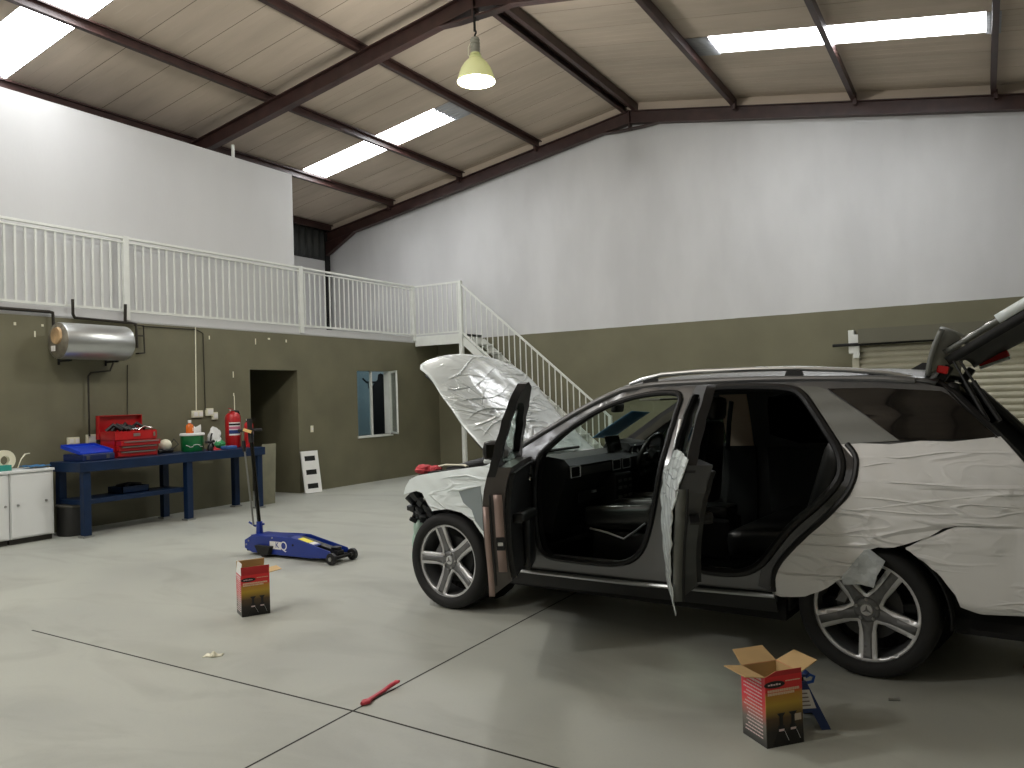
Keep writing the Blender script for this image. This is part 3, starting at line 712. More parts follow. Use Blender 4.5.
# ------------------------------------------------------------------ blue trolley jack
j = thing('trolley_jack', 'long blue trolley jack with upright black handle on the open floor', 'jack', (-6.955, 6.02, 0), R(-2.0))
pr = [(0, .07), (0, .155), (.10, .205), (.58, .225), (.74, .225), (1.27, .125), (1.31, .06), (1.0, .035), (.42, .03), (.12, .03)]
MB().prism(pr, 0, .012, 'y').build('side_plate', m_jackblue, j, smooth=0, bevel=.003)
MB().prism(pr, .25, .262, 'y').build('side_plate', m_jackblue, j, smooth=0, bevel=.003)
MB().b2(.09, .68, .012, .25, .18, .215).build('top_cover', m_jackblue, j, smooth=0, bevel=.003)
MB().prism([(.56, .17), (.56, .215), (.76, .215), (1.30, .115), (1.30, .07)], .085, .175, 'y').build('lift_arm', m_black, j, smooth=0, bevel=.004)
MB().b2(.02, 1.3, .012, .25, .04, .075).build('chassis_floor', m_dark, j, smooth=0)
MB().prism([(.66, .228), (.70, .232), (.80, .217), (1.06, .167), (1.06, .157), (.66, .218)], .01, .10, 'y').build('arm_flange', m_jackblue, j, smooth=0)
MB().prism([(.81, .2185), (.96, .189), (.96, .187), (.81, .2165)], .015, .095, 'y').build('warning_label', m_yellow, j, smooth=0)
MB().prism([(.97, .187), (1.03, .1755), (1.03, .1735), (.97, .185)], .015, .095, 'y').build('warning_label', m_lab, j, smooth=0)
MB().lathe([(0, 0), (.05, 0), (.055, .01), (.055, .025), (.03, .03), (0, .03)], o=(1.24, .13, .125), seg=20).build('saddle', m_black, j)
w0 = MB().lathe([(0, -.022), (.04, -.022), (.058, -.018), (.06, 0), (.058, .018), (.04, .022), (0, .022)], axis='y', seg=26).build('front_wheel', m_black, j)
MB().lathe([(0, -.028), (.02, -.028), (.022, -.02)], axis='y', seg=16).build('hub', m_steel, w0)
w0.location = (1.33, -.03, .06)
w1 = copy(w0, j); w1.location = (1.33, .265, .06); copy(w0.children[0], w1)
MB().cyl((1.33, -.03, .06), (1.33, .265, .06), .016).build('axle', m_dark, j)
for y in (-.02, .28):
    MB().lathe([(0, -.02), (.034, -.02), (.04, 0), (.034, .02), (0, .02)], o=(.33, y, .04), axis='y', seg=20).build('rear_caster', m_black, j)
    MB().prism([(.22, .12), (.46, .12), (.42, .03), (.28, .03)], y - .035, y + .035, 'y').build('caster_bracket', m_dark, j, smooth=0)
MB().b2(.40, .57, -.0015, .0, .09, .17).build('maker_label', m_lab, j, smooth=0)
# letter Q that closes the label
def text(name, s_, size, m, parent, loc, rot, ext=.0008):
    cu = bpy.data.curves.new(name, 'FONT'); cu.body = s_; cu.size = size; cu.extrude = ext; cu.align_x = 'CENTER'; cu.align_y = 'CENTER'
    q = bpy.data.objects.new('tmp', cu); COL.objects.link(q); bpy.context.view_layer.update()
    me = bpy.data.meshes.new_from_object(q.evaluated_get(bpy.context.evaluated_depsgraph_get())); bpy.data.objects.remove(q)
    me.materials.clear(); me.materials.append(m); o = bpy.data.objects.new(name, me); COL.objects.link(o); o.parent = parent; o.location = loc; o.rotation_euler = rot
    return o
text('label_letter', 'Q', .13, m_lab, j, (.61, -.001, .128), (PI / 2, 0, 0), .001)
text('label_letter', 'K', .085, m_jackblue, j, (.515, -.002, .132), (PI / 2, 0, 0), .001)
MB().cyl((.75, -.004, .15), (.75, 0, .15), .012).build('pivot_bolt', m_dark, j)
for x, z in ((.05, .17), (.012, .13), (.42, .225)): MB().cyl((x + .02, -.008, z - .02), (x + .02, 0, z - .02), .009, seg=10).build('rivet', m_steel, j)
MB().lathe([(.035, 0), (.04, .02), (.032, .12), (.032, .15), (0, .15)], o=(.09, .13, .19), seg=18).build('handle_socket', m_jackblue, j)
MB().tube([(.09, .13, .30), (-.03, .13, 1.42)], [.021, .021], 14).build('handle', m_blackgloss, j)
MB().tube([(-.01, .13, 1.20), (-.035, .13, 1.46)], .028, 14).build('handle_grip', m_rubber, j)
MB().tube([(-.125, .05, 1.335), (.075, .21, 1.335)], .017, 10).build('cross_grip', m_rubber, j)
MB().box((-.01, .08, 1.33), (.09, .02, .03), (0, R(20), R(35))).build('orange_tag', mat('pale_orange_tag', (240, 200, 130), .6), j, smooth=0)
MB().tube([(.03, .10, .30), (-.095, .10, 1.18)], [.011, .009], 10).build('release_rod', m_steel, j)
MB().tube([(-.09, .10, 1.10), (-.10, .10, 1.22)], .02, 12).build('rod_collar', m_black, j)
MB().tube([(-.04, .10, .33), (.03, .12, .29), (.13, .16, .31)], .012, 8).build('pedal', m_jackblue, j)

# ------------------------------------------------------------------ printed cartons
def carton(name, lab, loc, rz, w, dp, hh, flaps, print_logo=True):
    """front face lies on local y = 0, looking to -y; depth goes to +y"""
    t = thing(name, lab, 'box', loc, rz)
    st = [(0, (16, 14, 14)), (.22, (30, 24, 20)), (.40, (84, 60, 26)), (.60, (190, 154, 40)), (.73, (190, 132, 38)), (.79, (222, 44, 42)), (1, (222, 32, 38))]
    mo = ramp_z('carton_front_print', st, 0, hh, .45, .3)
    ms = ramp_z('carton_side_print', [(0, (40, 44, 46)), (.3, (120, 116, 108)), (.5, (206, 90, 80)), (.62, (214, 56, 70)), (1, (216, 60, 76))], 0, hh, .45, .3)
    k = .004
    MB().b2(0, w, 0, k, 0, hh).build('front_panel', mo, t, smooth=0)
    MB().b2(0, k, k, dp, 0, hh).build('side_panel', ms, t, smooth=0)
    MB().b2(w - k, w, k, dp, 0, hh).build('side_panel', ms, t, smooth=0)
    MB().b2(k, w - k, dp - k, dp, 0, hh).build('back_panel', mo, t, smooth=0)
    MB().b2(k, w - k, k, dp - k, 0, .004).build('bottom', m_card, t, smooth=0)
    q = .0015
    mb = MB().b2(k, k + q, k, dp - k, .004, hh).b2(w - k - q, w - k, k, dp - k, .004, hh).b2(k, w - k, k, k + q, .004, hh).b2(k, w - k, dp - k - q, dp - k, .004, hh)
    mb.build('lining', m_card, t, smooth=0)
    for side, L, ang, mo_, cut in flaps:
        # flap hinged on a top edge, ang 0 = upright, 90 = flat outwards
        p = empty('flap', parent=t)
        if side == 'front': p.location = (0, k / 2, hh); p.rotation_euler = (R(ang), 0, 0); wd = w; ax = 0
        if side == 'back': p.location = (w, dp - k / 2, hh); p.rotation_euler = (R(ang), 0, PI); wd = w; ax = 0
        if side == 'left': p.location = (k / 2, dp, hh); p.rotation_euler = (R(ang), 0, -PI / 2); wd = dp; ax = 1
        if side == 'right': p.location = (w - k / 2, 0, hh); p.rotation_euler = (R(ang), 0, PI / 2); wd = dp; ax = 1
        c0, c1 = cut
        poly = [(0.002, 0), (wd - .002, 0), (wd - c1, L), (c0, L)]
        MB().prism(poly, -.002, .0, 'y').build('printed_face', mat('carton_red', (186, 26, 32), .45, coat=.3) if mo_ == 'print' else (m_paper if mo_ == 'white' else m_card), p, smooth=0)
        MB().prism(poly, .0, .002, 'y').build('card_face', m_card, p, smooth=0)
    # lettering lines, badge and the pictured pair of stands
    m_txt = mat('pale_print', (226, 196, 164), .5); m_wh = mat('white_print', (222, 200, 200), .5); m_bk = mat('black_print', (14, 12, 12), .4)
    e = -.0012
    if print_logo:
        poly = [(.055 * math.cos(a) + .25 * w, .016 * math.sin(a) + .885 * hh) for a in [q_ * 2 * PI / 20 for q_ in range(20)]]
        MB().prism(poly, e, 0, 'y').build('logo_badge', m_bk, t, smooth=0)
        mb = MB()
        for q_ in range(5): mb.b2(.25 * w - .035 + q_ * .014, .25 * w - .025 + q_ * .014, 2 * e, e, .875 * hh, (.893 + .006 * (q_ % 2)) * hh)
        mb.build('logo_lettering', m_wh, t, smooth=0)
        rn = random.Random(11)
        for zz, xa, xb, th in ((.795, .06, .92, .011), (.75, .06, .78, .011), (.915, .55, .95, .004)):
            mb = MB()
            x = xa * w
            while x < xb * w:
                l = rn.uniform(.006, .014); mb.b2(x, min(x + l, xb * w), e, 0, zz * hh - th / 2, zz * hh + th / 2); x += l + .002
            mb.build('title_lettering', m_txt, t, smooth=0)
        mb = MB()
        for r_ in range(17):
            zz = hh * (.95 - r_ * .052); yy = dp * .15; e2 = dp * rn.uniform(.75, .93); th = .006 if r_ < 2 else .0035
            while yy < e2:
                l = rn.uniform(.008, .02); mb.b2(e, 0, yy, min(yy + l, e2), zz - th, zz + th * .5); yy += l + .004
        mb.build('side_lettering', m_wh, t, smooth=0)
        for cx in (.40, .72):
            cx *= w; z = hh
            mb = MB().prism([(cx - .022, .47 * z), (cx + .022, .47 * z), (cx + .009, .42 * z), (cx + .009, .30 * z), (cx + .016, .29 * z), (cx + .018, .22 * z), (cx + .045, .03 * z), (cx - .045, .03 * z), (cx - .018, .22 * z), (cx - .016, .29 * z), (cx - .009, .30 * z), (cx - .009, .42 * z)], e, 0, 'y')
            pic = mb.build('stand_picture', m_bk, t, smooth=0)
            MB().b2(cx - .014, cx + .014, 2 * e, e, .215 * z, .245 * z).build('picture_label', m_wh, pic, smooth=0)
            MB().bar((cx + .016, 1.5 * e, .21 * z), (cx + .036, 1.5 * e, .07 * z), .003, .001).build('picture_edge', m_lab, pic, smooth=0)
    return t
carton('carton', 'red and black printed carton with flaps up, standing near the trolley jack', (-4.908, 4.205, 0), R(60.4), .212, .184, .312,
       [('front', .062, 0, 'print', (.0, .0)), ('back', .09, -12, 'card', (.0, .0)), ('left', .09, -4, 'white', (.0, .0)), ('right', .10, 82, 'card', (.01, .01))])
c2 = carton('carton', 'red and black printed carton with tan flaps folded out beside the car', (-.89, 3.664, 0), R(48.5), .195, .185, .315,
       [('front', .022, 2, 'print', (.06, .0)), ('back', .10, 62, 'card', (.015, .015)), ('left', .10, 82, 'card', (.01, .01)), ('right', .105, 68, 'card', (.01, .01))])
MB().b2(.15, .185, -.0012, 0, .105, .135).build('price_label', mat('tan_sticker', (190, 176, 156), .6), c2, smooth=0)

# ------------------------------------------------------------------ blue axle stand behind the near carton
s = thing('axle_stand', 'dark blue axle stand with white label behind the near carton', 'axle stand', (-.815, 4.03, 0), R(35)); s.scale = (.86, .86, .86)
m_navy = mat('navy_stand_paint', (22, 52, 110), .4, coat=.2)
def legplate(rz, name='leg'):
    mb = MB(); a, b = .115, .028; z1 = .225
    pts = [(-a, -a, 0), (a, -a, 0), (a, -a, .02), (b, -b - .01, z1), (-b, -b - .01, z1), (-a, -a, .02)]
    # open arch cut between the two feet
    mb.prism([(-a, 0), (-a + .05, 0), (-.03, .085), (.03, .085), (a - .05, 0), (a, 0), (b, z1), (-b, z1)], -.003, .003, 'y')
    for v in mb.bm.verts:
        v.co.y += -(a - (a - b) * v.co.z / z1)
    bmesh.ops.rotate(mb.bm, verts=mb.bm.verts, cent=(0, 0, 0), matrix=Matrix.Rotation(rz, 3, 'Z'))
    return mb
for k in range(4): legplate(k * PI / 2).build('leg', m_navy, s, smooth=0, solid=0)
MB().b2(-.03, .03, -.03, .03, .20, .235).build('column_sleeve', m_navy, s, smooth=0, bevel=.003)
MB().b2(-.016, .016, -.016, .016, .1, .262).build('ratchet_bar', m_dark, s, smooth=0)
MB().prism([(-.05, .275), (-.035, .258), (.035, .258), (.05, .275), (.045, .285), (.03, .27), (-.03, .27), (-.045, .285)], -.022, .022, 'y').build('saddle', m_navy, s, smooth=0)
MB().tube([(.03, 0, .215), (.075, 0, .222), (.085, 0, .25), (.06, 0, .262), (.035, 0, .25)], .009, 10).build('handle', mat('bright_blue_handle', (30, 84, 176), .4), s)
lb = MB().prism([(-.055, .105), (.055, .105), (.034, .195), (-.034, .195)], -.0045, -.0035, 'y')
for v in lb.bm.verts: v.co.y += -(.115 - (.087) * v.co.z / .225)
bmesh.ops.rotate(lb.bm, verts=lb.bm.verts, cent=(0, 0, 0), matrix=Matrix.Rotation(0, 3, 'Z'))
lb = lb.build('label', m_lab, s, smooth=0)
mb = MB()
for k in range(4):
    z = .118 + k * .019; hw = .045 - k * .004
    mb.b2(-hw, hw * .6, -.0055, -.0048, z, z + .006)
for v in mb.bm.verts: v.co.y += -(.115 - (.087) * v.co.z / .225)
mb.build('label_lettering', mat('grey_print', (130, 120, 116), .6), lb, smooth=0)

# ------------------------------------------------------------------ litter on the floor
rn = random.Random(2)
mb = MB().grid(lambda u, v: (-.06 + .12 * u, -.03 + .06 * v + .01 * math.sin(8 * u), .003 + .022 * math.sin(u * PI) * math.sin(v * PI) * (1 + .5 * math.sin(14 * u))), 14, 8)
o = mb.build('tissue', m_cream, solid=.003); o.location = (-4.335, 3.475, 0); o.rotation_euler = (0, 0, R(35))
tag(o, 'small crumpled cream tissue on the floor left of the joint crossing', 'tissue')
o = MB().tube([(0, 0, .012), (.03, -.015, .014), (.06, 0, .012), (.12, .012, .010), (.20, .015, .012), (.26, .012, .022), (.285, -.005, .034), (.275, -.035, .046)], [.012, .016, .014, .011, .012, .014, .013, .007], 10, flat=.8)
o.tube([(0, 0, .012), (.03, .02, .010), (.06, 0, .012)], .010, 8)
o = o.build('strap', mat('pink_red_plastic', (206, 70, 84), .4, coat=.2)); o.location = (-2.888, 3.25, 0); o.rotation_euler = (0, 0, R(91))
tag(o, 'pinkish red plastic hook lying on the floor joint in the foreground', 'hook')
o = MB().cyl((0, 0, .007), (.045, 0, .007), .0065, seg=10).cyl((.045, 0, .009), (.052, 0, .009), .009, seg=6).build('bolt', m_steel)
o.location = (-.476, 4.50, 0.0); o.rotation_euler = (0, 0, R(20)); tag(o, 'short metal bolt lying on the floor near the rear wheel', 'bolt')
pts = []
for k in range(40):
    a = -.3 + k * .13; pts.append((.30 + .26 * math.cos(a) + .004 * k, 5.28 + .22 * math.sin(a), .014))
o = MB().tube(pts, .012, 8).build('air_hose', mat('dull_red_rubber', (120, 30, 30), .5)); tag(o, 'dull red hose curled on the floor under the rear bumper', 'hose')
o = MB().grid(lambda u, v: (.28 + .25 * u, 4.88 + .06 * v + .02 * math.sin(5 * u), .004 + .008 * math.sin(u * 9) ** 2), 14, 5).build('tape_strip', mat('blue_tape', (40, 96, 150), .6), solid=.002)
tag(o, 'strip of blue tape on the floor at the frame edge behind the rear wheel', 'tape')
# ================================================================== the car (local: x to the rear from the front hub, y away from the camera side, z up)
m_paint = mat('dark_grey_metallic_paint', (100, 101, 102), .3, .4, coat=.5)
m_paintL = mat('grey_pillar_paint', (112, 114, 110), .4, .3, coat=.3)
m_edge = mat('door_edge_paint', (84, 79, 76), .38, .4, coat=.2)
m_edge2 = mat('pinkish_edge_reflection', (160, 138, 130), .4, .3)  # pink copies a reflection, put into the strip colour
m_trim = mat('black_trim', (15, 15, 16), .5)
m_inner = mat('black_cabin_plastic', (22, 23, 23), .5, bump=.08, bs=90)
m_leather = mat('black_leather', (26, 27, 26), .38, bump=.1, bs=70)
m_pillar = mat('beige_pillar_trim', (206, 184, 164), .8)
m_liner = mat('grey_headliner', (120, 116, 106), .9)
m_alu = mat('satin_aluminium', (196, 198, 198), .28, .9)
m_machined = mat('machined_wheel_face', (214, 215, 216), .34, .55)
m_wgrey = mat('grey_wheel_paint', (112, 113, 114), .38, .4, coat=.3)
m_film = film_mat('white_protective_film', (232, 240, 240))
m_filmg = film_mat('grey_white_protective_film', (232, 232, 231), .26)
m_foil = mat('crinkled_silver_film', (204, 210, 214), .25, .3, bump=.8, bs=14, dist=.03)
m_dglass = mat('dark_privacy_glass', (9, 9, 10), .06, coat=.6)
m_cglass = glass_mat('clear_car_glass', (222, 234, 228), .02)
m_tglass = glass_mat('tinted_car_glass', (120, 132, 126), .04)
m_tail = mat('red_lamp_lens', (190, 20, 26), .2, coat=.6)
m_under = mat('underbody_black', (14, 14, 14), .85)

ANG = -0.08975
CO = (-3.514, 5.976)
car = thing('car', 'dark grey estate car half wrapped in white film, hood, doors and tailgate open', 'car', (*CO, 0), ANG)
WB = 3.0

def interp(t, x):
    if x <= t[0][0]: return t[0][1]
    for (a, u), (b, v) in zip(t[:-1], t[1:]):
        if x <= b:
            k = (x - a) / (b - a); k = k * k * (3 - 2 * k) * .5 + k * .5; return u + (v - u) * k
    return t[-1][1]
PROF = [(.15, .84), (.25, .90), (.36, .935), (.5, .95), (.75, .962), (.95, .96), (1.05, .95), (1.14, .93), (1.2, .905), (1.3, .865), (1.45, .80), (1.57, .74), (1.63, .70), (1.66, .66), (1.72, .55)]
def yf(x, z):
    y = interp(PROF, z)
    if x < .25: y -= .07 * ((.25 - x) / .75) ** 2
    if x > 3.1: y -= .13 * ((x - 3.1) / .8) ** 2
    return y
def ydoor(x, z): return yf(x, z) + .045 * max(0, min(1, (z - 1.15) / .42)) if z < 1.57 else yf(x, 1.57) + .045 - (z - 1.57) * .5
ROOF = [(1.40, 1.615), (1.46, 1.633), (1.672, 1.657), (1.923, 1.662), (2.385, 1.664), (3.0, 1.645), (3.262, 1.622), (3.40, 1.59)]
def zroof(x): return interp(ROOF, x)

def inpoly(p, poly):
    x, y = p; c = False; j = len(poly) - 1
    for i in range(len(poly)):
        xi, yi = poly[i]; xj, yj = poly[j]
        if (yi > y) != (yj > y) and x < (xj - xi) * (y - yi) / (yj - yi) + xi: c = not c
        j = i
    return c
def chaikin(p, n=2):
    for _ in range(n):
        q = []
        for i in range(len(p)):
            a, b = p[i], p[(i + 1) % len(p)]
            q += [(a[0] * .75 + b[0] * .25, a[1] * .75 + b[1] * .25), (a[0] * .25 + b[0] * .75, a[1] * .25 + b[1] * .75)]
        p = q
    return p
def offpoly(p, d):
    """grow (d>0) or shrink a closed outline"""
    A = sum(p[i][0] * p[(i + 1) % len(p)][1] - p[(i + 1) % len(p)][0] * p[i][1] for i in range(len(p)))
    sg = 1 if A > 0 else -1; out = []
    for i in range(len(p)):
        a = Vector(p[i - 1]); b = Vector(p[i]); c = Vector(p[(i + 1) % len(p)])
        e1 = (b - a).normalized(); e2 = (c - b).normalized()
        n1 = Vector((e1.y, -e1.x)) * sg; n2 = Vector((e2.y, -e2.x)) * sg
        n = n1 + n2
        k = d / max(.35, (1 + n1.dot(n2)) / 2) * .5
        out.append((b.x + n.x * k, b.y + n.y * k))
    return out
def mesh2d(mb, outline, holes, fn, step=.06):
    vs, es = [], []
    def ring(p):
        base = len(vs); pts = []
        for i in range(len(p)):
            a = Vector(p[i]); b = Vector(p[(i + 1) % len(p)]); n = max(1, int((b - a).length / step + .5))
            pts += [tuple(a.lerp(b, k / n)) for k in range(n)]
        vs.extend(pts)
        es.extend([(base + k, base + (k + 1) % len(pts)) for k in range(len(pts))])
    ring(outline)
    for h in holes: ring(h)
    nb = len(vs)
    xs = [p[0] for p in outline]; ys = [p[1] for p in outline]
    bd = vs[:nb]
    x = min(xs) + step * .5
    while x < max(xs):
        y = min(ys) + step * .5
        while y < max(ys):
            if inpoly((x, y), outline) and not any(inpoly((x, y), h) for h in holes):
                if min((x - q[0]) ** 2 + (y - q[1]) ** 2 for q in bd) > (step * .4) ** 2: vs.append((x, y))
            y += step
        x += step
    V, E_, F, *_ = delaunay_2d_cdt([Vector(v) for v in vs], es, [], 0, 1e-5)
    B = [mb.bm.verts.new(fn(v.x, v.y)) for v in V]
    for f in F:
        c = (sum(V[i].x for i in f) / len(f), sum(V[i].y for i in f) / len(f))
        if inpoly(c, outline) and not any(inpoly(c, h) for h in holes):
            try: mb.bm.faces.new([B[i] for i in f])
            except ValueError: pass
    for v in [v for v in mb.bm.verts if not v.link_faces]: mb.bm.verts.remove(v)
    return mb
def panel(name, outline, holes, side, off, m, parent, th=.012, step=.06, org=(0, 0, 0), fn=None, label=None, wav=0, smooth=40, lift=0):
    """a body panel drawn in side view and laid on the body surface, side -1 is the camera side"""
    f = fn or yf
    rn = random.Random(len(outline) * 7 + int(outline[0][0] * 100))
    ph = [rn.uniform(0, 6) for _ in range(4)]
    def P(x, z):
        w = wav * (math.sin(x * 9 + z * 23 + ph[0]) * math.sin(z * 17 - x * 5 + ph[1]) + .5 * math.sin(x * 31 + z * 44 + ph[2])) if wav else 0
        return (x - org[0], side * (f(x, z) + off + w) - org[1], z - org[2])
    mb = mesh2d(MB(), outline, holes, P, step)
    bm = mb.bm; bm.normal_update()
    for fc in bm.faces:
        if fc.normal.y * side < 0: fc.normal_flip()
    ex = bmesh.ops.extrude_face_region(bm, geom=bm.faces[:], use_keep_orig=True)
    bmesh.ops.translate(bm, vec=(0, -side * th, 0), verts=[g for g in ex['geom'] if isinstance(g, bmesh.types.BMVert)])
    for g in ex['geom']:
        if lift and isinstance(g, bmesh.types.BMVert): g.co.z += lift * max(0, min(1, (.62 - g.co.z) / .2))
    return mb.build(name, m, parent, smooth=smooth, recalc=True, label=label)

# ---- outlines traced from the side
def crom(p, n=4):
    out = []
    for i in range(len(p) - 1):
        q = [Vector(p[max(0, i - 1)]), Vector(p[i]), Vector(p[i + 1]), Vector(p[min(len(p) - 1, i + 2)])]
        for k in range(n):
            t = k / n; v = .5 * (2 * q[1] + (q[2] - q[0]) * t + (2 * q[0] - 5 * q[1] + 4 * q[2] - q[3]) * t * t + (3 * q[1] - q[0] - 3 * q[2] + q[3]) * t ** 3); out.append(tuple(v))
    return out + [tuple(p[-1])]
AP = crom([(.50, 1.125), (.707, 1.25), (1.025, 1.433), (1.236, 1.545), (1.40, 1.615), (1.46, 1.633), (1.672, 1.657), (1.923, 1.662), (2.385, 1.664), (3.0, 1.645), (3.262, 1.622)])
OP1 = chaikin([(.86, 1.17), (.90, 1.225), (1.065, 1.369), (1.323, 1.519), (1.563, 1.588), (1.77, 1.605), (1.885, 1.59), (1.875, 1.50), (1.83, 1.25), (1.79, .973), (1.74, .75), (1.66, .56), (1.50, .482), (1.1, .478), (.90, .49), (.86, .60), (.85, .85)], 2)
OP2 = chaikin([(2.03, 1.56), (2.06, 1.625), (2.25, 1.628), (2.60, 1.612), (2.68, 1.545), (2.79, 1.39), (2.90, 1.235), (2.915, 1.10), (2.79, .955), (2.639, .827), (2.542, .707), (2.44, .57), (2.32, .51), (2.08, .505), (1.98, .53), (1.965, .75), (1.975, 1.1), (2.0, 1.35)], 2)
SIDE = [(.56, .36), (.56, .9), (.52, 1.10)] + AP + [(3.40, 1.585), (3.50, 1.47), (3.665, 1.31), (3.30, 1.295), (2.914, 1.27), (2.985, 1.20), (2.97, 1.03), (2.81, .84), (2.61, .65), (2.53, .55), (2.52, .36)]
panel('side_frame', SIDE, [offpoly(OP1, .022), offpoly(OP2, .02)], -1, 0, m_paint, car, th=.02, step=.05)
panel('door_aperture_trim', offpoly(SIDE, -.03), [OP1, OP2], -1, -.045, m_trim, car, th=.05, step=.06)
for op, r_ in ((OP1, .018), (OP2, .026)):
    MB().tube([(x, -(yf(x, z) + .002), z) for x, z in op], r_, 8, closed=True).build('door_seal', m_trim, car)
def pline(name, pts, off, r, m, parent=car, side=-1, flat=1.): return MB().tube([(x, side * (yf(x, z) + off), z) for x, z in pts], r, 8, flat=flat).build(name, m, parent)
pline('pillar_moulding', [(1.905, 1.43), (1.90, 1.30), (1.885, 1.1), (1.875, .95)], .006, .012, m_alu, flat=.5)
MB().tube([(.62, -.965, .372), (1.6, -.968, .378), (2.52, -.965, .405)], .014, 8).build('sill_moulding', m_alu, car)
# sill tread plates
for x0, x1, z in ((.93, 1.52, .492), (2.08, 2.34, .518)):
    MB().b2(x0, x1, -.945, -.85, z - .02, z).build('sill_plate', m_alu, car, smooth=0, bevel=.006)
panel('sill_skirt', [(.56, .26), (.56, .385), (2.52, .42), (2.52, .30)], [], -1, .004, m_trim, car, th=.02)
# rear side window and pillar panel
panel('quarter_window', [(2.80, 1.600), (3.08, 1.595), (3.39, 1.568), (3.43, 1.545), (3.655, 1.318), (3.20, 1.305), (3.0, 1.46)], [], -1, .014, m_dglass, car, th=.012, step=.03)
panel('pillar_panel', [(2.625, 1.62), (2.74, 1.612), (2.80, 1.59), (3.0, 1.455), (3.20, 1.305), (2.90, 1.285), (2.82, 1.40), (2.70, 1.565)], [], -1, .012, m_paintL, car, th=.010, step=.03)
MB().tube([(x, -(yf(x, z) + .0), z + .004) for x, z in AP], .02, 10).build('roof_edge_moulding', m_paint, car)
# rear quarter, wrapped
QUAR = [(2.90, 1.283), (3.0, 1.29), (3.15, 1.285), (3.30, 1.305), (3.45, 1.30), (3.665, 1.325), (3.76, 1.20), (3.86, 1.02), (3.87, .885), (3.464, .872), (3.34, .81), (3.17, .742), (3.05, .72), (2.90, .56), (2.816, .485), (2.72, .435), (2.664, .415), (2.507, .412), (2.524, .56), (2.64, .708), (2.83, .893), (2.955, 1.05), (2.978, 1.2)]
FLG = crom([(2.915, 1.275), (2.985, 1.20), (2.962, 1.05), (2.835, .893), (2.645, .708), (2.53, .56), (2.512, .425)], 5) + [(2.42, .45), (2.44, .545)] + [(2.56, .69), (2.655, .81), (2.805, .94), (2.925, 1.09), (2.905, 1.235)]
panel('aperture_flange', FLG, [], -1, .006, mat('dark_gloss_flange', (46, 47, 49), .22, .3, coat=.6), car, th=.01, step=.03)
QUAR = QUAR[:7] + crom(QUAR[7:], 3)
MB().tube([(x, -(yf(x, z) + .010), z) for x, z in crom([(2.93, 1.285), (2.985, 1.20), (2.96, 1.05), (2.835, .893), (2.645, .708), (2.53, .56), (2.512, .43)], 5)], .017, 8).build('quarter_edge_seal', m_trim, car)
panel('quarter_panel', QUAR, [], -1, .014, m_filmg, car, th=.02, step=.04, wav=.0035, label='quarter panel wrapped in greyish white film')
for pts in ([(3.0, 1.08), (3.2, 1.085), (3.45, 1.075), (3.62, 1.06)], [(2.98, 1.0), (3.15, .995), (3.43, .96)], [(2.90, .92), (3.05, .935), (3.3, .925), (3.5, .935)], [(2.74, .76), (2.9, .785), (3.1, .79)], [(3.05, 1.23), (3.2, 1.215), (3.42, 1.245), (3.6, 1.24)], [(2.72, .52), (2.85, .535), (2.93, .55)], [(3.0, 1.16), (3.12, 1.185), (3.2, 1.19)]):
    q = crom(pts, 5); MB().tube([(x, -(yf(x, z) + .0135), z) for x, z in q], [.001 + .0065 * math.sin(PI * k / (len(q) - 1)) for k in range(len(q))], 8, flat=.8).build('film_crease', m_filmg, car)
pline('body_crease', [(3.0, .93), (3.3, .985), (3.6, 1.03), (3.84, 1.04)], .012, .009, m_filmg)
FL = [(2.90, .56), (3.02, .715), (3.05, .725), (3.125, .665), (3.08, .58), (3.062, .515), (2.99, .53), (2.905, .515)]
panel('film_flap', FL, [], -1, .026, m_foil, car, th=.004, step=.02, wav=.012, label='torn crinkled silver flap of film', smooth=20)
# rear bumper, wrapped: side cheek then round the back
def bump(u, v):
    # u along plan path, v up
    if u < .35: x = 3.225 + (3.72 - 3.225) * (u / .35); y = -(yf(x, .6) + .012); k = 0
    elif u < .5:
        t = (u - .35) / .15 * PI / 2; x = 3.72 + .24 * math.sin(t); y = -(yf(3.72, .6) + .012) + .24 * (1 - math.cos(t))
    else:
        y0 = -(yf(3.72, .6) + .012) + .24; x = 3.96 + .05 * math.sin((u - .5) / .5 * PI); y = y0 + (-2 * y0) * (u - .5) / .5
    zt = interp([(3.22, .742), (3.34, .808), (3.47, .868), (3.6, .88)], x); zb = interp([(3.225, .735), (3.30, .68), (3.363, .626), (3.44, .528), (3.47, .45), (3.56, .425), (4, .44)], x)
    z = zb + (zt - zb) * v
    if u >= .5: x += .03 * math.sin(v * PI)
    return (x, y, z)
MB().grid(bump, 70, 10).build('rear_bumper', m_filmg, car, solid=.015, label='rear bumper wrapped in greyish white film')
MB().b2(3.45, 3.95, -.80, .80, .27, .45, .04).build('rear_valance', m_trim, car, smooth=0)
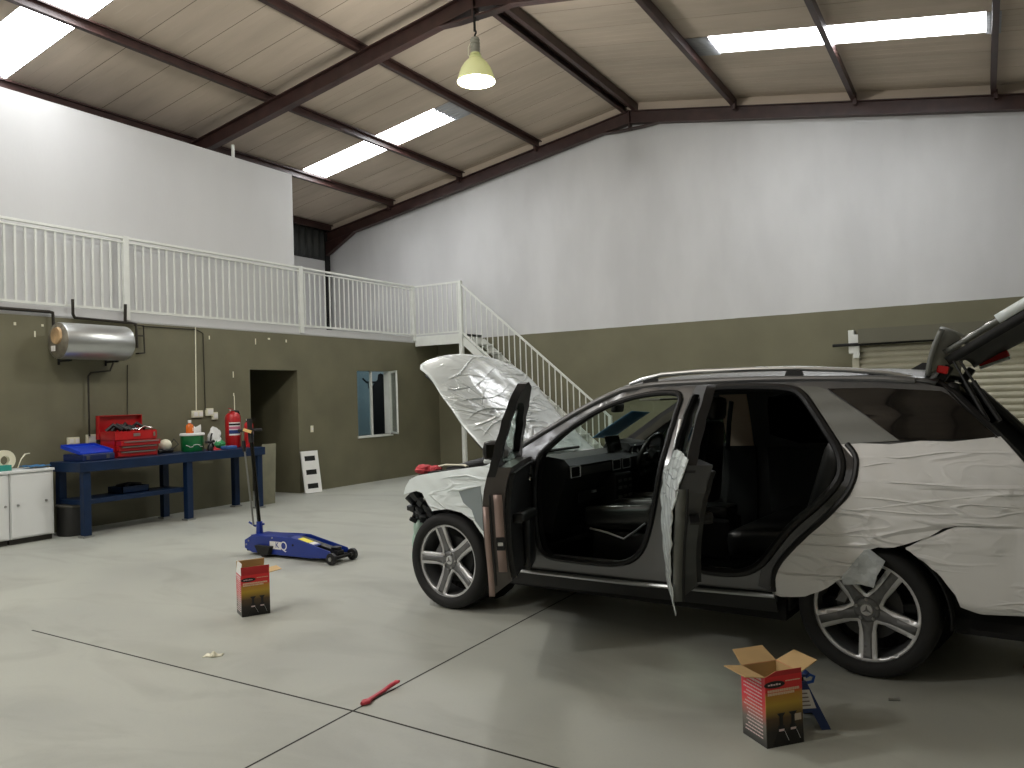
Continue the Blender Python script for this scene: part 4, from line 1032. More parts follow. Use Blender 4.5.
# front fender near, wrapped
def ffend(x, z): return yf(x, z) - 2.2 * max(0, z - (.97 + .12 * (x + .4))) ** 2 - .02 * max(0, -x)
FEND = [(-.459, .851), (-.43, .915), (-.384, .974), (-.281, 1.012), (-.1, 1.04), (.1, 1.068), (.414, 1.108), (.50, 1.15), (.60, 1.17), (.60, .38), (.46, .36), (.42, .47), (.385, .60), (.30, .70), (.19, .755), (.05, .772), (-.117, .745), (-.17, .80), (-.225, .877), (-.30, .89)]
panel('front_fender', FEND, [], -1, .01, m_film, car, th=.02, step=.035, fn=ffend, wav=.004, label='front fender wrapped in white film')
panel('front_fender', FEND, [], 1, .01, m_film, car, th=.02, step=.06, fn=ffend, wav=.003)
TP = [(.17, .93), (.30, .955), (.385, .965), (.40, .80), (.395, .63), (.33, .70), (.30, .78), (.22, .83)]
panel('torn_patch', TP, [], -1, .017, mat('dull_grey_underfilm', (138, 148, 150), .35, coat=.3), car, th=.004, step=.03, fn=ffend, label='torn patch showing grey under the film')
MB().tube([(x, -(ffend(x, z) + .016), z) for x, z in [(.05, .90), (.12, .925), (.19, .925), (.30, .95), (.39, .962)]], [.002, .008, .012, .010, .003], 8).build('film_crease', m_film, car)
MB().tube([(x, -(ffend(x, z) + .016), z) for x, z in [(.0, 1.0), (.10, 1.02), (.25, 1.035), (.34, 1.02), (.40, 1.0)]], [.001, .006, .008, .006, .002], 8).build('film_crease', m_film, car)
# far side: body side with window openings, inner trim
WF = chaikin([(.92, 1.17), (1.08, 1.33), (1.30, 1.475), (1.55, 1.56), (1.78, 1.575), (1.80, 1.45), (1.77, 1.17)], 1)
WR = chaikin([(1.93, 1.17), (1.95, 1.45), (1.98, 1.575), (2.50, 1.57), (2.62, 1.50), (2.78, 1.30), (2.80, 1.18)], 1)
WQ = chaikin([(2.80, 1.585), (3.08, 1.575), (3.38, 1.54), (3.60, 1.33), (3.20, 1.315), (3.0, 1.45)], 1)
FARS = [(.56, .36), (.56, .9), (.52, 1.10)] + AP + [(3.40, 1.585), (3.50, 1.47), (3.665, 1.31), (3.76, 1.2), (3.86, 1.02), (3.87, .885), (3.47, .86), (3.34, .81), (3.17, .742), (3.0, .76), (2.83, .742), (2.70, .66), (2.62, .5), (2.58, .36)]
panel('far_side_body', FARS, [WF, WR, WQ], 1, 0, m_paint, car, th=.03)
panel('far_window', offpoly(WF, .01), [], 1, -.01, m_tglass, car, th=.004)
panel('far_window', offpoly(WR, .01), [], 1, -.01, m_dglass, car, th=.004)
panel('far_window', offpoly(WQ, .01), [], 1, -.01, m_dglass, car, th=.004)
panel('far_door_card', [(.85, .45), (.85, 1.14), (1.82, 1.15), (1.80, .45)], [], 1, -.05, m_inner, car, th=.05)
panel('far_door_card', [(1.92, .45), (1.92, 1.14), (2.86, 1.15), (2.6, .45)], [], 1, -.05, m_inner, car, th=.05)
panel('far_pillar_trim', [(1.58, 1.05), (1.60, 1.575), (1.82, 1.575), (1.80, 1.05)], [], 1, -.06, m_pillar, car, th=.02, label='beige far pillar trim')
MB().tube([(1.70, .66, 1.52), (1.66, .70, 1.35), (1.61, .78, 1.12)], .02, 6, flat=.2).build('seat_belt', m_trim, car)
panel('far_pillar_trim', [(.66, 1.16), (1.05, 1.40), (1.30, 1.525), (1.44, 1.575), (1.44, 1.53), (1.28, 1.465), (1.05, 1.335), (.76, 1.155)], [], 1, -.04, m_liner, car, th=.03)
# roof, headliner, windscreen
def roofp(dz):
    def f(u, v):
        x = 1.42 + (3.36 - 1.42) * u; t = -1 + 2 * v; hw = yf(x, zroof(x)) - (0 if dz == 0 else .05)
        return (x + (-.10 * (1 - t * t) if u < .02 else 0), t * hw, zroof(x) + dz + .058 * (1 - t * t) ** .8)
    return f
MB().grid(roofp(0), 30, 20).build('roof', m_paint, car, solid=.015, soff=1)
MB().grid(roofp(-.05), 20, 14).build('headliner', m_liner, car, solid=.01)
def ws(u, v):
    t = -1 + 2 * v; e = 1 - t * t
    a = Vector((.52 - .17 * e, t * .80, 1.115 + .03 * e)); b = Vector((1.43 - .10 * e, t * .665, 1.618 + .05 * e))
    p = a.lerp(b, u); p.z += .018 * math.sin(u * PI); return p
MB().grid(ws, 16, 20).build('windscreen', m_cglass, car, recalc=True)
MB().grid(lambda u, v: ws(.93 + .09 * u, v) + Vector((0, 0, .004)), 2, 20).build('windscreen_header', m_trim, car, solid=.02)
MB().grid(lambda u, v: (.38 + .18 * u - .14 * (1 - (2 * v - 1) ** 2), -.80 + 1.6 * v, 1.10 + .02 * u), 3, 16).build('cowl', m_trim, car, solid=.02)
MB().tube([(.50, -.55, 1.145), (.42, -.15, 1.155), (.44, .35, 1.16)], .012, 8).build('wiper', m_trim, car)
MB().grid(lambda u, v: ws(.16 + .42 * u, .76 + .16 * v) + Vector((-.006, 0, .008)), 10, 4).build('windscreen_masking', mat('blue_masking', (92, 156, 206), .6), car, solid=.002, label='blue masking strip along the far windscreen edge')
# roof rails
for sd in (-1, 1):
    pts = [(1.455, 1.672), (1.55, 1.70), (1.70, 1.728), (1.95, 1.738), (2.3, 1.736), (2.6, 1.728), (2.9, 1.705), (3.1, 1.678), (3.22, 1.65), (3.30, 1.622)]
    r_ = MB().tube([(x, sd * .62, z) for x, z in pts], [.012, .017] + [.018] * 6 + [.016, .01], 10, flat=.9).build('roof_rail', m_alu, car)
    for x, z in ((2.585, 1.70), (3.06, 1.665), (1.62, 1.69)):
        MB().prism([(x - .075, z - .045), (x + .06, z - .045), (x + .035, z + .02), (x - .045, z + .025)], sd * .62 - .014, sd * .62 + .014, 'y').build('rail_foot', m_trim, r_, smooth=0)
MB().prism([(3.10, 1.69), (3.24, 1.685), (3.235, 1.74), (3.20, 1.745)], -.012, .012, 'y').build('aerial_fin', m_trim, car, smooth=0)

# ---- hood, raised
ha = R(45.6); hd = Vector((-math.cos(ha), 0, math.sin(ha))); hn = Vector((math.sin(ha), 0, math.cos(ha))); hp = Vector((.42, 0, 1.09))
def hood(dn, inset=0):
    def f(u, v):
        t = -1 + 2 * v; L = 1.165 + .135 * (1 - abs(t) ** 2.2) - inset
        if abs(t) > .93: L -= .03 * ((abs(t) - .93) / .07) ** 2
        hw = .745 - .03 * u ** 2 - inset
        n = .036 * (1 - t * t) - .05 * abs(t) ** 8 * math.sin(PI * u ** .85) - .05 * (max(0, u - .8) / .2) ** 2 + dn
        n += .012 * math.exp(-((abs(t) - .45) / .05) ** 2) * (1 - u)
        if dn == 0: n += .004 * math.sin(u * 19 + t * 3) * math.sin(t * 7 + u * 4)
        p = hp + hd * (u * L) + hn * n; return (p.x, t * hw, p.z)
    return f
hood_o = MB().grid(hood(0), 36, 40).build('hood', m_film, car, solid=.012, label='raised hood wrapped in white film')
MB().grid(hood(-.035, .05), 20, 20).build('hood_liner', m_trim, hood_o, solid=.012)
mb = MB()
rn = random.Random(4)
for k in range(5):
    u0 = .25 + .14 * k
    pts = []
    for q in range(11):
        v = .02 + q * .06 + .02 * k; u = u0 + .05 * math.sin(q * .5 + k) + .012 * q
        if u < .97 and v < .95:
            p = Vector(hood(.002)(u, v)); pts.append(p)
    if len(pts) > 3: mb.tube(pts, [.001] + [.0045] * (len(pts) - 2) + [.001], 6)
mb.build('film_crease', m_film, hood_o)
for y in (-.66, .66): MB().bar((.30, y, 1.02), (.22, y, 1.24), .03, .012).build('hood_hinge', m_trim, car, smooth=0)

# ---- stripped nose and engine bay
mb = MB()
mb.tube([(-.56, -.62, .60), (-.66, -.3, .60), (-.68, 0, .60), (-.66, .3, .60), (-.56, .62, .60)], .055, 10)
mb.build('crash_beam', m_trim, car)
mb = MB()
for y in (-.70, -.52, .52, .70):
    mb.bar((-.42, y, .36), (-.48, y, .86), .05, .035); mb.bar((-.46, y, .60), (-.10, y, .62), .05, .07)
mb.bar((-.46, -.74, .86), (-.46, .74, .86), .06, .05); mb.bar((-.46, -.72, .38), (-.46, .72, .38), .05, .05)
mb.bar((-.47, -.78, .83), (-.37, -.82, .55), .045, .03); mb.bar((-.45, -.76, .62), (-.40, -.80, .40), .035, .04)
mb.build('radiator_support', m_trim, car, smooth=0)
mb = MB(); rn = random.Random(9)
for k in range(34):
    x = rn.uniform(-.46, -.20); z = rn.uniform(.58 + (x + .2) * -.3, .90)
    mb.box((x, -.80 + rn.uniform(-.06, .03), z), (rn.uniform(.03, .08), .04, rn.uniform(.03, .08)), (rn.random(), rn.random(), rn.random()), .004)
mb.tube([(-.42, -.80, .84), (-.33, -.84, .80), (-.24, -.83, .70), (-.2, -.8, .62)], .022, 10)
mb.build('headlamp_bracket', mat('charcoal_casting', (52, 54, 56), .45, .4), car, smooth=30)
MB().b2(-.44, -.40, -.5, .5, .36, .82).build('radiator', mat('radiator_core', (60, 62, 62), .5, .5, bump=.4, bs=200), car, smooth=0)
m_tank = mat('milky_reservoir_plastic', (176, 204, 190), .35, coat=.2)
mb = MB().ball((-.385, -.80, .57), (.05, .06, .09), 3).ball((-.42, -.80, .45), (.034, .05, .11), 3).ball((-.44, -.80, .35), (.025, .04, .06), 2)
mb.build('washer_tank', m_tank, car)
mb = MB().b2(-.38, .42, -.74, .74, .30, .93).build('engine_bay', m_trim, car, smooth=0)
MB().b2(-.15, .35, -.33, .33, .93, 1.0, .03).build('engine_cover', m_inner, car, smooth=0)
MB().prism([(-.30, .99), (-.28, 1.03), (.02, 1.06), (.30, 1.11), (.48, 1.17), (.48, 1.10), (.2, 1.04)], -.80, -.70, 'y').build('bay_edge_trim', m_inner, car, smooth=0)
MB().tube([(-.24, -.60, 1.02), (-.05, -.56, 1.06), (.12, -.55, 1.09), (.28, -.56, 1.14), (.36, -.56, 1.17)], [.03, .04, .05, .055, .05], 12).build('bay_duct', m_trim, car)
MB().b2(-.47, -.30, -.72, .72, .93, 1.0, .02).build('slam_panel', m_inner, car, smooth=0)

# ---- wheels
def wheel(x, y, side, a0, name='wheel', spin=0):
    w = empty(name, (x, y, .366), 0, car)
    if side > 0: w.rotation_euler = (0, 0, PI)
    ro, yo = .283, -.105
    def fy(px, pz):
        r = math.hypot(px, pz); return (px, yo + .03 * (1 - (r / ro) ** 2), pz)
    circ = [(ro * math.cos(q * 2 * PI / 60), ro * math.sin(q * 2 * PI / 60)) for q in range(60)]
    holes = []
    for k in range(5):
        th = a0 + k * 72; h = []
        for q in range(9):
            a = R(th + 10.5 + (72 - 21) * q / 8); h.append((.260 * math.cos(a), .260 * math.sin(a)))
        for a_, r_ in ((72 - 15.5, .17), (72 - 22, .115), (36, .086), (22, .115), (15.5, .17)):
            a = R(th + a_); h.append((r_ * math.cos(a), r_ * math.sin(a)))
        holes.append(h)
    mesh2d(MB(), circ, holes, fy, .03).build('rim_face', m_machined, w, solid=.03, smooth=30)
    b = MB().lathe([(.283, -.108), (.275, -.10), (.262, -.06), (.255, .02), (.255, .10), (.283, .115)], axis='y', seg=60).build('rim_barrel', m_wgrey, w)
    ins = MB()
    for k in range(5):
        th = R(a0 + k * 72); c, s_ = math.cos(th), math.sin(th)
        pl = []
        for r_, hw in ((.262, .023), (.20, .021), (.13, .022), (.06, .034)): pl.append((r_, hw))
        pl = pl + [(r_, -hw) for r_, hw in pl[::-1]]
        mesh2d(ins, [(r_ * c - q * s_, r_ * s_ + q * c) for r_, q in pl], [], lambda px, pz: (px, fy(px, pz)[1] - .0022, pz), .03)
    mesh2d(ins, [(.070 * math.cos(q * 2 * PI / 30), .070 * math.sin(q * 2 * PI / 30)) for q in range(30)], [], lambda px, pz: (px, fy(px, pz)[1] - .003, pz), .03)
    ins.build('spoke_inlay', m_wgrey, w, solid=.002)
    MB().lathe([(.278, -.112), (.292, -.128), (.315, -.134), (.34, -.130), (.357, -.116), (.366, -.094), (.367, -.05), (.360, -.045), (.360, -.035), (.367, -.03), (.367, .03), (.360, .035), (.360, .045), (.367, .05), (.366, .094), (.357, .116), (.34, .13), (.30, .13), (.278, .112)], axis='y', seg=72).build('tyre', m_rubber, w)
    MB().lathe([(0, -.01), (.175, -.01), (.175, .015), (0, .015)], axis='y', seg=40).build('brake_disc', mat('dull_disc', (70, 70, 70), .5, .7), w)
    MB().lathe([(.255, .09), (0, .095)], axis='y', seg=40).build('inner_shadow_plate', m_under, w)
    MB().prism([(-.17, .03), (-.10, .13), (-.07, .11), (-.12, .02)], -.06, .04, 'y').build('brake_caliper', m_wgrey, w, smooth=0)
    MB().lathe([(0, yo + .018), (.030, yo + .018), (.034, yo + .024), (.034, yo + .04)], axis='y', seg=30).build('hub_cap', m_machined, w)
    st = MB()
    for k in range(3):
        a = R(90 + 120 * k + spin); c, s_ = math.cos(a), math.sin(a)
        st.prism([(.026 * c, .026 * s_), (.006 * math.cos(a + PI / 3), .006 * math.sin(a + PI / 3)), (0, 0), (.006 * math.cos(a - PI / 3), .006 * math.sin(a - PI / 3))], yo + .013, yo + .018, 'y')
    st.build('star_emblem', m_wgrey, w, smooth=0)
    for k in range(5):
        a = R(a0 + 36 + 72 * k); MB().lathe([(0, -.008), (.008, -.008), (.011, .0), (.011, .02)], o=(.058 * math.cos(a), yo + .026, .058 * math.sin(a)), axis='y', seg=12).build('wheel_bolt', m_steel, w)
    return w
wheel(0.0, -.815, -1, 35, spin=10)
wheel(WB, -.795, -1, -90, spin=0)
wheel(0.0, .825, 1, 0)
wheel(WB, .825, 1, 20)
for x in (0, WB):
    for sd in (-1, 1):
        MB().grid(lambda u, v: (x + .425 * math.cos(PI * ((1.08 if x else .66) * u - .04)), sd * (.50 + .40 * v), .366 + .425 * math.sin(PI * ((1.08 if x else .66) * u - .04))), 24, 3).build('arch_liner', m_under, car, solid=.01)
        MB().lathe([(.425, 0), (0, 0)], o=(x, sd * .50, .40), axis='y', seg=24).build('arch_back', m_under, car)
mb = MB().b2(.45, 2.55, -.86, .86, .24, .36).b2(-.3, 3.7, -.48, .48, .24, .40).b2(3.42, 3.85, -.8, .8, .28, .5)
mb.build('underbody', m_under, car, smooth=0)

# ---- cabin
MB().b2(.55, 3.75, -.80, .80, .36, .40).build('cabin_floor', mat('black_carpet', (16, 16, 16), .95), car, smooth=0)
MB().b2(2.62, 3.80, -.60, .60, .40, .68).build('boot_floor', m_trim, car, smooth=0)
MB().prism([(.50, 1.09), (.60, 1.145), (.82, 1.17), (.98, 1.15), (1.03, 1.10), (.99, 1.0), (.93, .86), (.86, .62), (.50, .62)], -.76, .78, 'y').build('dashboard', m_inner, car, smooth=25)
MB().b2(.95, 1.026, -.62, .20, 1.02, 1.085, .01).build('dash_trim_strip', mat('grey_dash_trim', (92, 94, 92), .35, .5), car, smooth=0)
def vent(y):
    v = MB().b2(1.0, 1.035, y - .065, y + .065, 1.02, 1.095, .008).build('air_vent', m_trim, car, smooth=0)
    MB().tube([(1.037, y - .06, 1.02), (1.037, y + .065, 1.02), (1.037, y + .065, 1.095), (1.037, y - .065, 1.095)], .005, 6, closed=True).build('vent_ring', m_alu, v)
    for z in (1.04, 1.058, 1.076): MB().b2(1.03, 1.04, y - .06, y + .06, z - .003, z + .003).build('vent_slat', m_inner, v, smooth=0)
for y in (-.70, -.08, .08, .68): vent(y)
sc = MB().box((.97, .0, 1.215), (.018, .22, .13), (0, R(-12), 0), .006).build('display_screen', m_blackgloss, car, smooth=0)
MB().prism([(.74, 1.12), (.80, 1.225), (1.0, 1.205), (1.02, 1.18), (.98, 1.10)], .20, .56, 'y').build('instrument_hood', m_inner, car, smooth=25)
for y in (.29, .46):
    MB().lathe([(.055, .0), (.062, .012), (.055, .018)], o=(1.0, y, 1.13), axis='x', seg=24).build('gauge_ring', m_alu, car)
mb = MB().b2(.92, 1.06, -.14, .14, .66, .99, .02); mb.build('centre_stack', m_inner, car, smooth=0)
for z in (.74, .81, .88, .93):
    for y in (-.08, 0, .08): MB().b2(1.055, 1.068, y - .025, y + .025, z - .01, z + .01).build('stack_button', mat('grey_button', (120, 122, 122), .35, .5), car, smooth=0)
MB().b2(.98, 1.95, -.13, .13, .40, .70, .03).build('centre_console', m_inner, car, smooth=0)
MB().b2(1.55, 1.93, -.12, .12, .70, .78, .03).build('console_armrest', m_leather, car, smooth=0)
MB().b2(1.1, 1.4, -.08, .08, .70, .712, .004).build('console_trim', m_alu, car, smooth=0)
MB().b2(.99, 1.0, -.6, -.2, .82, .90).build('glovebox_lid', m_trim, car, smooth=0, bevel=.01)
MB().b2(.995, 1.012, -.42, -.36, .875, .895).build('glovebox_handle', m_alu, car, smooth=0)
# steering wheel
sw = empty('steering_wheel', (1.10, .38, 1.10), 0, car); sw.rotation_euler = (0, R(-66), 0)
MB().tube([(.185 * math.cos(q * 2 * PI / 40), .185 * math.sin(q * 2 * PI / 40), 0) for q in range(40)], .017, 10, closed=True).build('wheel_ring', m_leather, sw)
MB().lathe([(0, .02), (.05, .018), (.065, 0), (.05, -.05), (0, -.06)], seg=24).build('hub', m_inner, sw)
mb = MB()
for a in (90, -90, 180): mb.bar((.05 * math.cos(R(a)), .05 * math.sin(R(a)), 0), (.18 * math.cos(R(a)), .18 * math.sin(R(a)), 0), .05, .015)
mb.build('spoke', m_alu, sw, smooth=0)
MB().cyl((1.0, .38, 1.0), (1.15, .38, 1.06), .04).build('steering_column', m_inner, car)
def seat(y, back=-14, x0=1.06):
    s_ = empty('front_seat', (x0, y, 0), 0, car)
    MB().box((.28, 0, .72), (.58, .50, .15), (0, R(-4), 0), .06).build('cushion', m_leather, s_, smooth=60)
    for sy in (-.22, .22): MB().box((.28, sy, .75), (.54, .09, .15), (0, R(-4), 0), .04).build('side_bolster', m_leather, s_, smooth=60)
    MB().box((.66, 0, 1.05), (.16, .48, .66), (0, R(-back), 0), .07).build('backrest', m_leather, s_, smooth=60)
    MB().box((.77, 0, 1.47), (.10, .26, .18), (0, R(-back), 0), .045).build('headrest', m_leather, s_, smooth=60)
    MB().b2(.05, .52, -.22, .22, .42, .64, .02).build('seat_base', m_trim, s_, smooth=0)
    MB().tube([(.06, -.262, .655), (.2, -.265, .635), (.33, -.265, .60), (.42, -.265, .66), (.5, -.265, .72)], .008, 6).build('seat_trim', m_alu, s_)
    MB().tube([(.0, -.24, .42), (.12, -.245, .40)], .012, 6).build('seat_rail', m_alu, s_)
    return s_
seat(-.40, -12); seat(.40, -5, .90)
MB().box((2.40, 0, .64), (.56, 1.36, .18), (0, R(-4), 0), .06).build('rear_bench', m_leather, car, smooth=60)
MB().box((2.74, 0, .98), (.16, 1.34, .62), (0, R(18), 0), .06).build('rear_backrest', m_leather, car, smooth=60)
for y in (-.42, .42): MB().box((2.85, y, 1.36), (.1, .26, .17), (0, R(14), 0), .04).build('rear_headrest', m_leather, car, smooth=60)
mr = MB().box((1.02, .0, 1.50), (.05, .23, .075), (0, R(10), R(12)), .02).build('cabin_mirror', m_trim, car, smooth=60)
MB().bar((1.0, 0, 1.52), (1.08, 0, 1.60), .02).build('mirror_stalk', m_trim, mr, smooth=0)
MB().b2(1.12, 1.3, .18, .60, 1.545, 1.56).build('sun_visor', m_liner, car, smooth=0, bevel=.005)

# ---- near doors, open
def door(name, hx, hy, ang, lower, frame, win, edge, film):
    d = empty(name, (hx, hy, 0), -R(ang), car); org = (hx, hy, 0)
    panel('door_shell', lower, [], -1, -.003, edge, d, th=.125, step=.05, org=org, smooth=30, lift=.10)
    panel('window_frame', frame, [win], -1, -.006, m_trim, d, th=.05, step=.04, org=org, fn=ydoor)
    panel('window_glass', offpoly(win, .012), [], -1, -.025, m_cglass if not film else m_tglass, d, th=.005, org=org, fn=ydoor)
    card = [(x, z if z > .6 else .6 - (.6 - z) * .45) for x, z in offpoly(lower, -.035)]
    c = panel('door_card', card, [], -1, -.128, m_inner, d, th=.03, step=.05, org=org)
    return d, org, c
F_LOW = [(.66, .43), (.655, .8), (.66, 1.12), (.76, 1.185), (1.0, 1.20), (1.4, 1.205), (1.86, 1.205), (1.835, .98), (1.79, .76), (1.73, .58), (1.70, .43), (1.2, .405)]
F_FRM = [(.68, 1.10), (.76, 1.215), (1.03, 1.40), (1.28, 1.57), (1.54, 1.665), (1.78, 1.690), (1.88, 1.680), (1.915, 1.62), (1.885, 1.40), (1.855, 1.15)]
F_WIN = chaikin([(.93, 1.205), (1.08, 1.335), (1.30, 1.475), (1.55, 1.563), (1.80, 1.578), (1.835, 1.55), (1.82, 1.40), (1.79, 1.205)], 1)
fd, fo, fc = door('front_door', .66, -.93, 62.3, F_LOW, F_FRM, F_WIN, m_edge, False)
def rel(o, x, y, z): return (x - o[0], y - o[1], z)
yi = -.80                                   # inner face of the door card when shut
MB().box(rel(fo, 1.35, yi + .03, .86), (.70, .07, .06), (0, R(-5), 0), .02).build('armrest', m_leather, fd, smooth=60)
MB().box(rel(fo, 1.10, yi + .02, .66), (.30, .05, .34), (0, 0, 0), .02).build('door_pocket', m_trim, fd, smooth=60)
MB().lathe([(0, 0), (.07, 0), (.075, .012), (0, .014)], o=rel(fo, .86, yi + .005, .60), axis='y', seg=24).build('speaker_grille', m_trim, fd)
MB().box(rel(fo, .93, yi + .02, 1.09), (.13, .03, .07), (0, R(-20), 0), .01).build('mirror_switch_panel', mat('dark_switch_panel', (48, 50, 50), .35, .3), fd, smooth=0)
MB().box(rel(fo, 1.02, yi + .03, 1.05), (.09, .015, .03), (0, R(-10), 0), .008).build('inner_handle', m_chrome, fd, smooth=0)
mi = MB().box(rel(fo, .90, -1.02, 1.235), (.12, .18, .155), (0, 0, R(8)), .058).build('door_mirror', m_trim, fd, smooth=60)
MB().box(rel(fo, .90, -1.02, 1.170), (.10, .17, .03), (0, 0, R(8)), .012).build('mirror_base_cover', m_film, mi, smooth=60)
MB().bar(rel(fo, .90, -.93, 1.17), rel(fo, .91, -1.0, 1.19), .07, .05).build('mirror_arm', m_trim, mi, smooth=0)
MB().box(rel(fo, .959, -1.02, 1.24), (.006, .11, .09), (0, 0, R(8))).build('mirror_glass', m_dglass, mi, smooth=0)  # dark glass instead of a mirror, its dark reflection put into the colour
# the rear shut face of the front door: strips painted with a pinkish reflection, latch, bolts
def edge_strip(parent, o, pts, y0, y1, m, name, t=.004):
    mb = MB()
    for (xa, za), (xb, zb) in zip(pts[:-1], pts[1:]):
        va = [mb.bm.verts.new(rel(o, x, y, z)) for x, y, z in ((xa, y0, za), (xb, y0, zb), (xb, y1, zb), (xa, y1, za))]
        mb.bm.faces.new(va)
    bmesh.ops.remove_doubles(mb.bm, verts=mb.bm.verts, dist=1e-5)
    return mb.build(name, m, parent, solid=t, soff=0)
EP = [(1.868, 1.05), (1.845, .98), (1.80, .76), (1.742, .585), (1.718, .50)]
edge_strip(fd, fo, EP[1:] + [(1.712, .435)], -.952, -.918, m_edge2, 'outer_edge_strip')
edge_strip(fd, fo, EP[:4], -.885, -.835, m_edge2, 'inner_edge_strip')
edge_strip(fd, fo, EP, -.912, -.902, m_trim, 'edge_seal')
lt = MB().box(rel(fo, 1.80, -.86, .76), (.012, .05, .08), (0, R(12), 0), .003).build('latch', m_trim, fd, smooth=0)
MB().box(rel(fo, 1.808, -.86, .76), (.012, .03, .02)).build('latch_claw', m_chrome, lt, smooth=0)
R_LOW = [(1.90, .43), (1.895, .8), (1.90, 1.21), (2.2, 1.215), (2.6, 1.225), (2.925, 1.235), (2.945, 1.10), (2.83, .945), (2.67, .81), (2.57, .69), (2.49, .57), (2.45, .43), (2.2, .41)]
R_FRM = [(1.905, 1.16), (1.93, 1.42), (1.955, 1.60), (2.0, 1.642), (2.30, 1.644), (2.60, 1.636), (2.70, 1.56), (2.84, 1.36), (2.935, 1.20)]
R_WIN = chaikin([(1.98, 1.215), (2.0, 1.40), (2.02, 1.575), (2.10, 1.592), (2.54, 1.585), (2.64, 1.505), (2.77, 1.325), (2.83, 1.215)], 1)
rd, ro_, rc = door('rear_door', 1.85, -.935, 61.8, R_LOW, R_FRM, R_WIN, mat('rear_door_edge_paint', (70, 71, 71), .4, .35, coat=.2), True)
film = [(1.92, .45), (1.915, .8), (1.92, 1.12), (2.12, 1.255), (2.25, 1.27), (2.6, 1.27), (2.93, 1.265), (2.955, 1.10), (2.84, .94), (2.68, .80), (2.58, .68), (2.50, .56), (2.47, .40), (2.40, .345), (2.28, .40)]
panel('door_film', film, [], -1, .014, m_film, rd, th=.006, step=.04, org=ro_, wav=.006, label='white film over the rear door skin')
MB().box(rel(ro_, 2.35, yi + .03, .90), (.55, .07, .06), (0, R(-5), 0), .02).build('armrest', m_leather, rd, smooth=60)
MB().box(rel(ro_, 2.86, -.84, 1.08), (.03, .05, .06), (0, 0, 0), .006).build('door_warning_light', m_tail, rd, smooth=0)
EQ = [(2.957, 1.12), (2.842, .948), (2.682, .813), (2.582, .693), (2.50, .56), (2.462, .44)]
edge_strip(rd, ro_, EQ, -.90, -.89, m_trim, 'edge_seal')
edge_strip(rd, ro_, EQ, -.955, -.905, m_paintL, 'outer_edge_strip')
lt = MB().box(rel(ro_, 2.86, -.86, .965), (.08, .05, .02), (0, R(40), 0), .003).build('latch', m_trim, rd, smooth=0)
MB().box(rel(ro_, 2.868, -.86, .955), (.04, .03, .012), (0, R(40), 0)).build('latch_claw', m_chrome, lt, smooth=0)
for x, z in ((.70, .55), (.70, .98)): MB().bar((x, -.90, z), (x - .02, -.98, z), .06, .05).build('door_hinge', m_edge, car, smooth=0)
for x, z in ((1.93, .58), (1.93, 1.02)): MB().bar((x, -.90, z), (x - .03, -.98, z), .06, .05).build('door_hinge', m_edge, car, smooth=0)

# ---- tailgate, raised
tg = empty('tailgate', (3.30, 0, 1.655), 0, car); tg.rotation_euler = (0, -R(76), 0)
def spoil(u, v):
    t = -1 + 2 * v; return (.0 + .30 * u - .03 * t * t * u, t * (.64 + .02 * u), .012 * math.sin(u * PI) + .045 * (1 - t * t) - .02 * u)
MB().grid(spoil, 10, 20).build('spoiler', m_paintL, tg, solid=.03)
def gate(s, n, hw, dn=0):
    """s along the outer skin from the spoiler root down to the bumper"""
    T_ = [(0, .20, -.05), (.2, .345, -.20), (.45, .52, -.385), (.6, .62, -.50), (.75, .68, -.63), (1.0, .72, -.90)]
    x = interp([(a, b) for a, b, c in T_], s); z = interp([(a, c) for a, b, c in T_], s); w_ = interp([(0, .60), (.45, .72), (.6, .76), (1, .70)], s)
    t = n; return (x - dn - .07 * t * t * .6 * hw, t * w_ * hw, z - dn * .45)
MB().grid(lambda u, v: gate(.58 * u, -1 + 2 * v, 1, .042), 12, 16).build('gate_frame', m_rubber, tg, solid=.05)
MB().grid(lambda u, v: gate(.03 + .52 * u, (-1 + 2 * v) * .93, 1, .0), 12, 16).build('rear_window', m_dglass, tg, solid=.02)
MB().box((.165, .62, -.20), (.05, .05, .19), (0, R(-33), 0), .012).build('far_lamp', m_tail, tg, smooth=0)
MB().box((.138, .62, -.215), (.02, .055, .19), (0, R(-33), 0), .006).build('lamp_cover', m_film, tg, smooth=0)
for sd in (-1, 1): MB().grid(lambda u, v: gate(.0 + .58 * u, sd * (.90 + .10 * v), 1, .004), 12, 2).build('gate_side_moulding', m_paintL, tg, solid=.03)
MB().grid(lambda u, v: gate(.30 + .70 * u, -1 + 2 * v, 1.01, -.012), 14, 20).build('gate_film', m_film, tg, solid=.05, label='white film over the lower tailgate')
for sd in (-1, 1):
    MB().grid(lambda u, v: gate(.62 + .14 * u, sd * (.62 + .42 * v), 1.0, -.03), 6, 8).build('tail_lamp', m_tail, tg, solid=.05)
MB().box((.05, -.58, -.075), (.045, .05, .06), (0, 0, 0), .01).build('reflector_lamp', m_tail, tg, smooth=0)
MB().box((.02, -.53, -.08), (.12, .05, .05), (0, R(20), 0), .012).build('gate_hinge', m_trim, tg, smooth=0)
MB().box((.02, .53, -.08), (.12, .05, .05), (0, R(20), 0), .012).build('gate_hinge', m_trim, tg, smooth=0)
for sd in (-1,):
    for dx in (0, .035):
        p, q = Vector((3.44 + dx, sd * (.60 + dx), 1.73)), Vector((3.60 + dx * 1.6, sd * (.68 + dx * .3), 1.40))
        st = MB().cyl(p.lerp(q, .35), q, .013, seg=12).cyl(p, p.lerp(q, .4), .007, seg=10)
        st.build('gas_strut', m_trim, car)
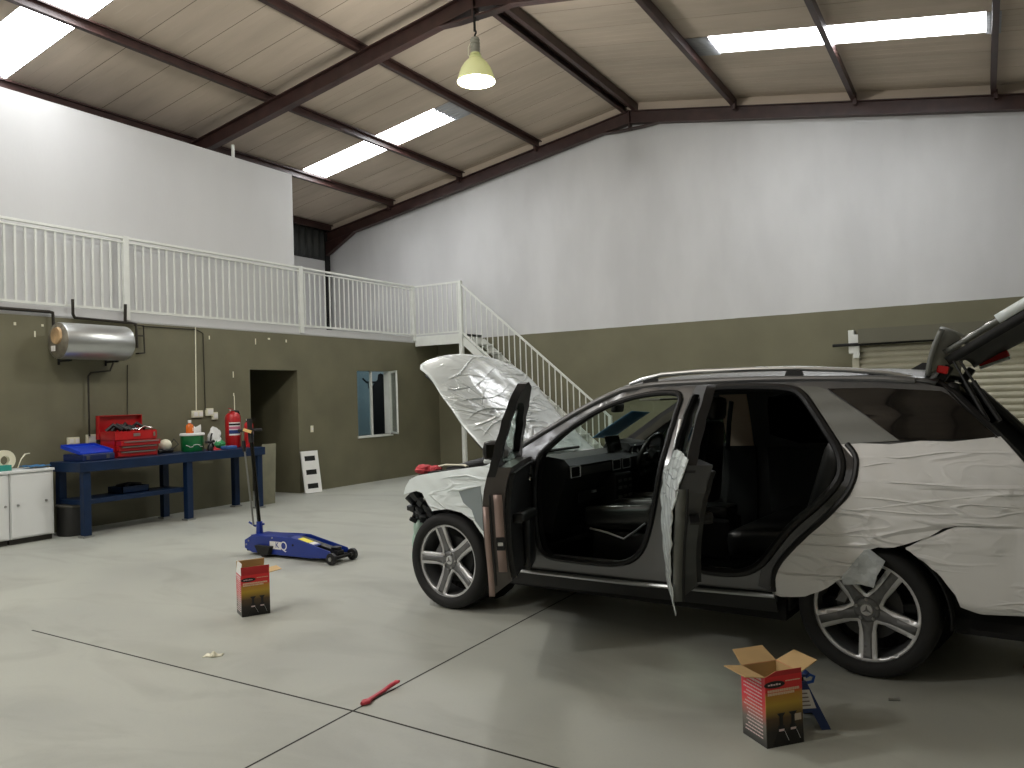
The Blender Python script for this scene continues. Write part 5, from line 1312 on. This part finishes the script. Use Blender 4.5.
for sd in (-1, 1):
    MB().tube([(3.36, sd * .60, 1.60), (3.44, sd * .64, 1.54), (3.60, sd * .72, 1.36), (3.75, sd * .76, 1.19), (3.86, sd * .76, .98), (3.88, sd * .72, .86)], [.03, .035, .035, .03, .03, .03], 10).build('tailgate_aperture_trim', m_trim, car)
MB().b2(3.80, 3.93, -.74, .74, .82, .89, .015).build('load_sill', m_trim, car, smooth=0)
MB().ball((3.43, -.60, 1.575), (.04, .03, .04), 2).build('hinge_cover', m_trim, car)
# rag on the slam panel
t = thing('rag', 'crumpled red cloth lying on the bare front edge of the car', 'rag', (0, 0, 0))
rd_ = random.Random(8)
def W(x, y, z):
    c, s_ = math.cos(ANG), math.sin(ANG); return (CO[0] + x * c - y * s_, CO[1] + x * s_ + y * c, z)
b = MB().ball(W(-.43, -.68, 1.035), (.075, .07, .04), 3, .14).ball(W(-.32, -.66, 1.04), (.05, .05, .03), 3, .14)
b.build('red_cloth', mat('faded_red_cloth', (204, 78, 84), .85), t, smooth=25)
MB().tube([W(-.34, -.66, 1.05), W(-.24, -.62, 1.07), W(-.06, -.60, 1.07), W(-.02, -.62, 1.06)], .016, 8, flat=.6).build('pale_strap', m_cream, t)
# ------------------------------------------------------------------ light: a high bay lamp and two added lights along the ridge, daylight through the skylights
def lampl(name, loc, e, r, col):
    l = bpy.data.lights.new(name, 'POINT'); l.energy = e; l.shadow_soft_size = r; l.color = col
    o = bpy.data.objects.new(name, l); COL.objects.link(o); o.location = loc; return o
WARM = (1.0, .98, .94)
def spot(name, loc, e, r, col, ang=160):
    l = bpy.data.lights.new(name, 'SPOT'); l.energy = e; l.shadow_soft_size = r; l.color = col; l.spot_size = R(ang); l.spot_blend = .6
    o = bpy.data.objects.new(name, l); COL.objects.link(o); o.location = loc; return o
for k, y in enumerate((9.14, 3.6, -1.9)): lampl('ridge_light', (-5.79, y, 5.72), LE[k], .3, WARM)  # the two nearer ones are unseen, added without fittings to light the car side
lampl('office_light', (-12.0, 13.2, 2.55), 22, .15, (.86, .95, 1.0))
w = bpy.data.worlds.new('world'); scene.world = w; w.use_nodes = True
w.node_tree.nodes['Background'].inputs[0].default_value = (.75, .85, 1, 1); w.node_tree.nodes['Background'].inputs[1].default_value = .6

# ------------------------------------------------------------------ camera
cam = bpy.data.cameras.new('camera'); co = bpy.data.objects.new('camera', cam); COL.objects.link(co)
cam.sensor_width = 36; cam.sensor_fit = 'HORIZONTAL'; cam.lens = 802.47 / 1024 * 36; cam.clip_start = .05; cam.clip_end = 100
p, y, r = -1.75174584e-02, 5.31393961e-01, -3.05202496e-02
B = Matrix(((1, 0, 0), (0, 0, -1), (0, 1, 0)))
Ry = Matrix(((math.cos(y), 0, math.sin(y)), (0, 1, 0), (-math.sin(y), 0, math.cos(y))))
Rp = Matrix(((1, 0, 0), (0, math.cos(p), -math.sin(p)), (0, math.sin(p), math.cos(p))))
Rr = Matrix(((math.cos(r), -math.sin(r), 0), (math.sin(r), math.cos(r), 0), (0, 0, 1)))
Q = Rr @ Rp @ Ry @ B
Mx = Matrix((Q[0], -Q[1], -Q[2])).transposed().to_4x4(); Mx.translation = (0, 0, 1.6)
co.matrix_world = Mx
scene.camera = co
vs = scene.view_settings
vs.view_transform = 'Standard'; vs.look = 'None'; vs.gamma = 1; vs.exposure = EXPO; vs.use_curve_mapping = False
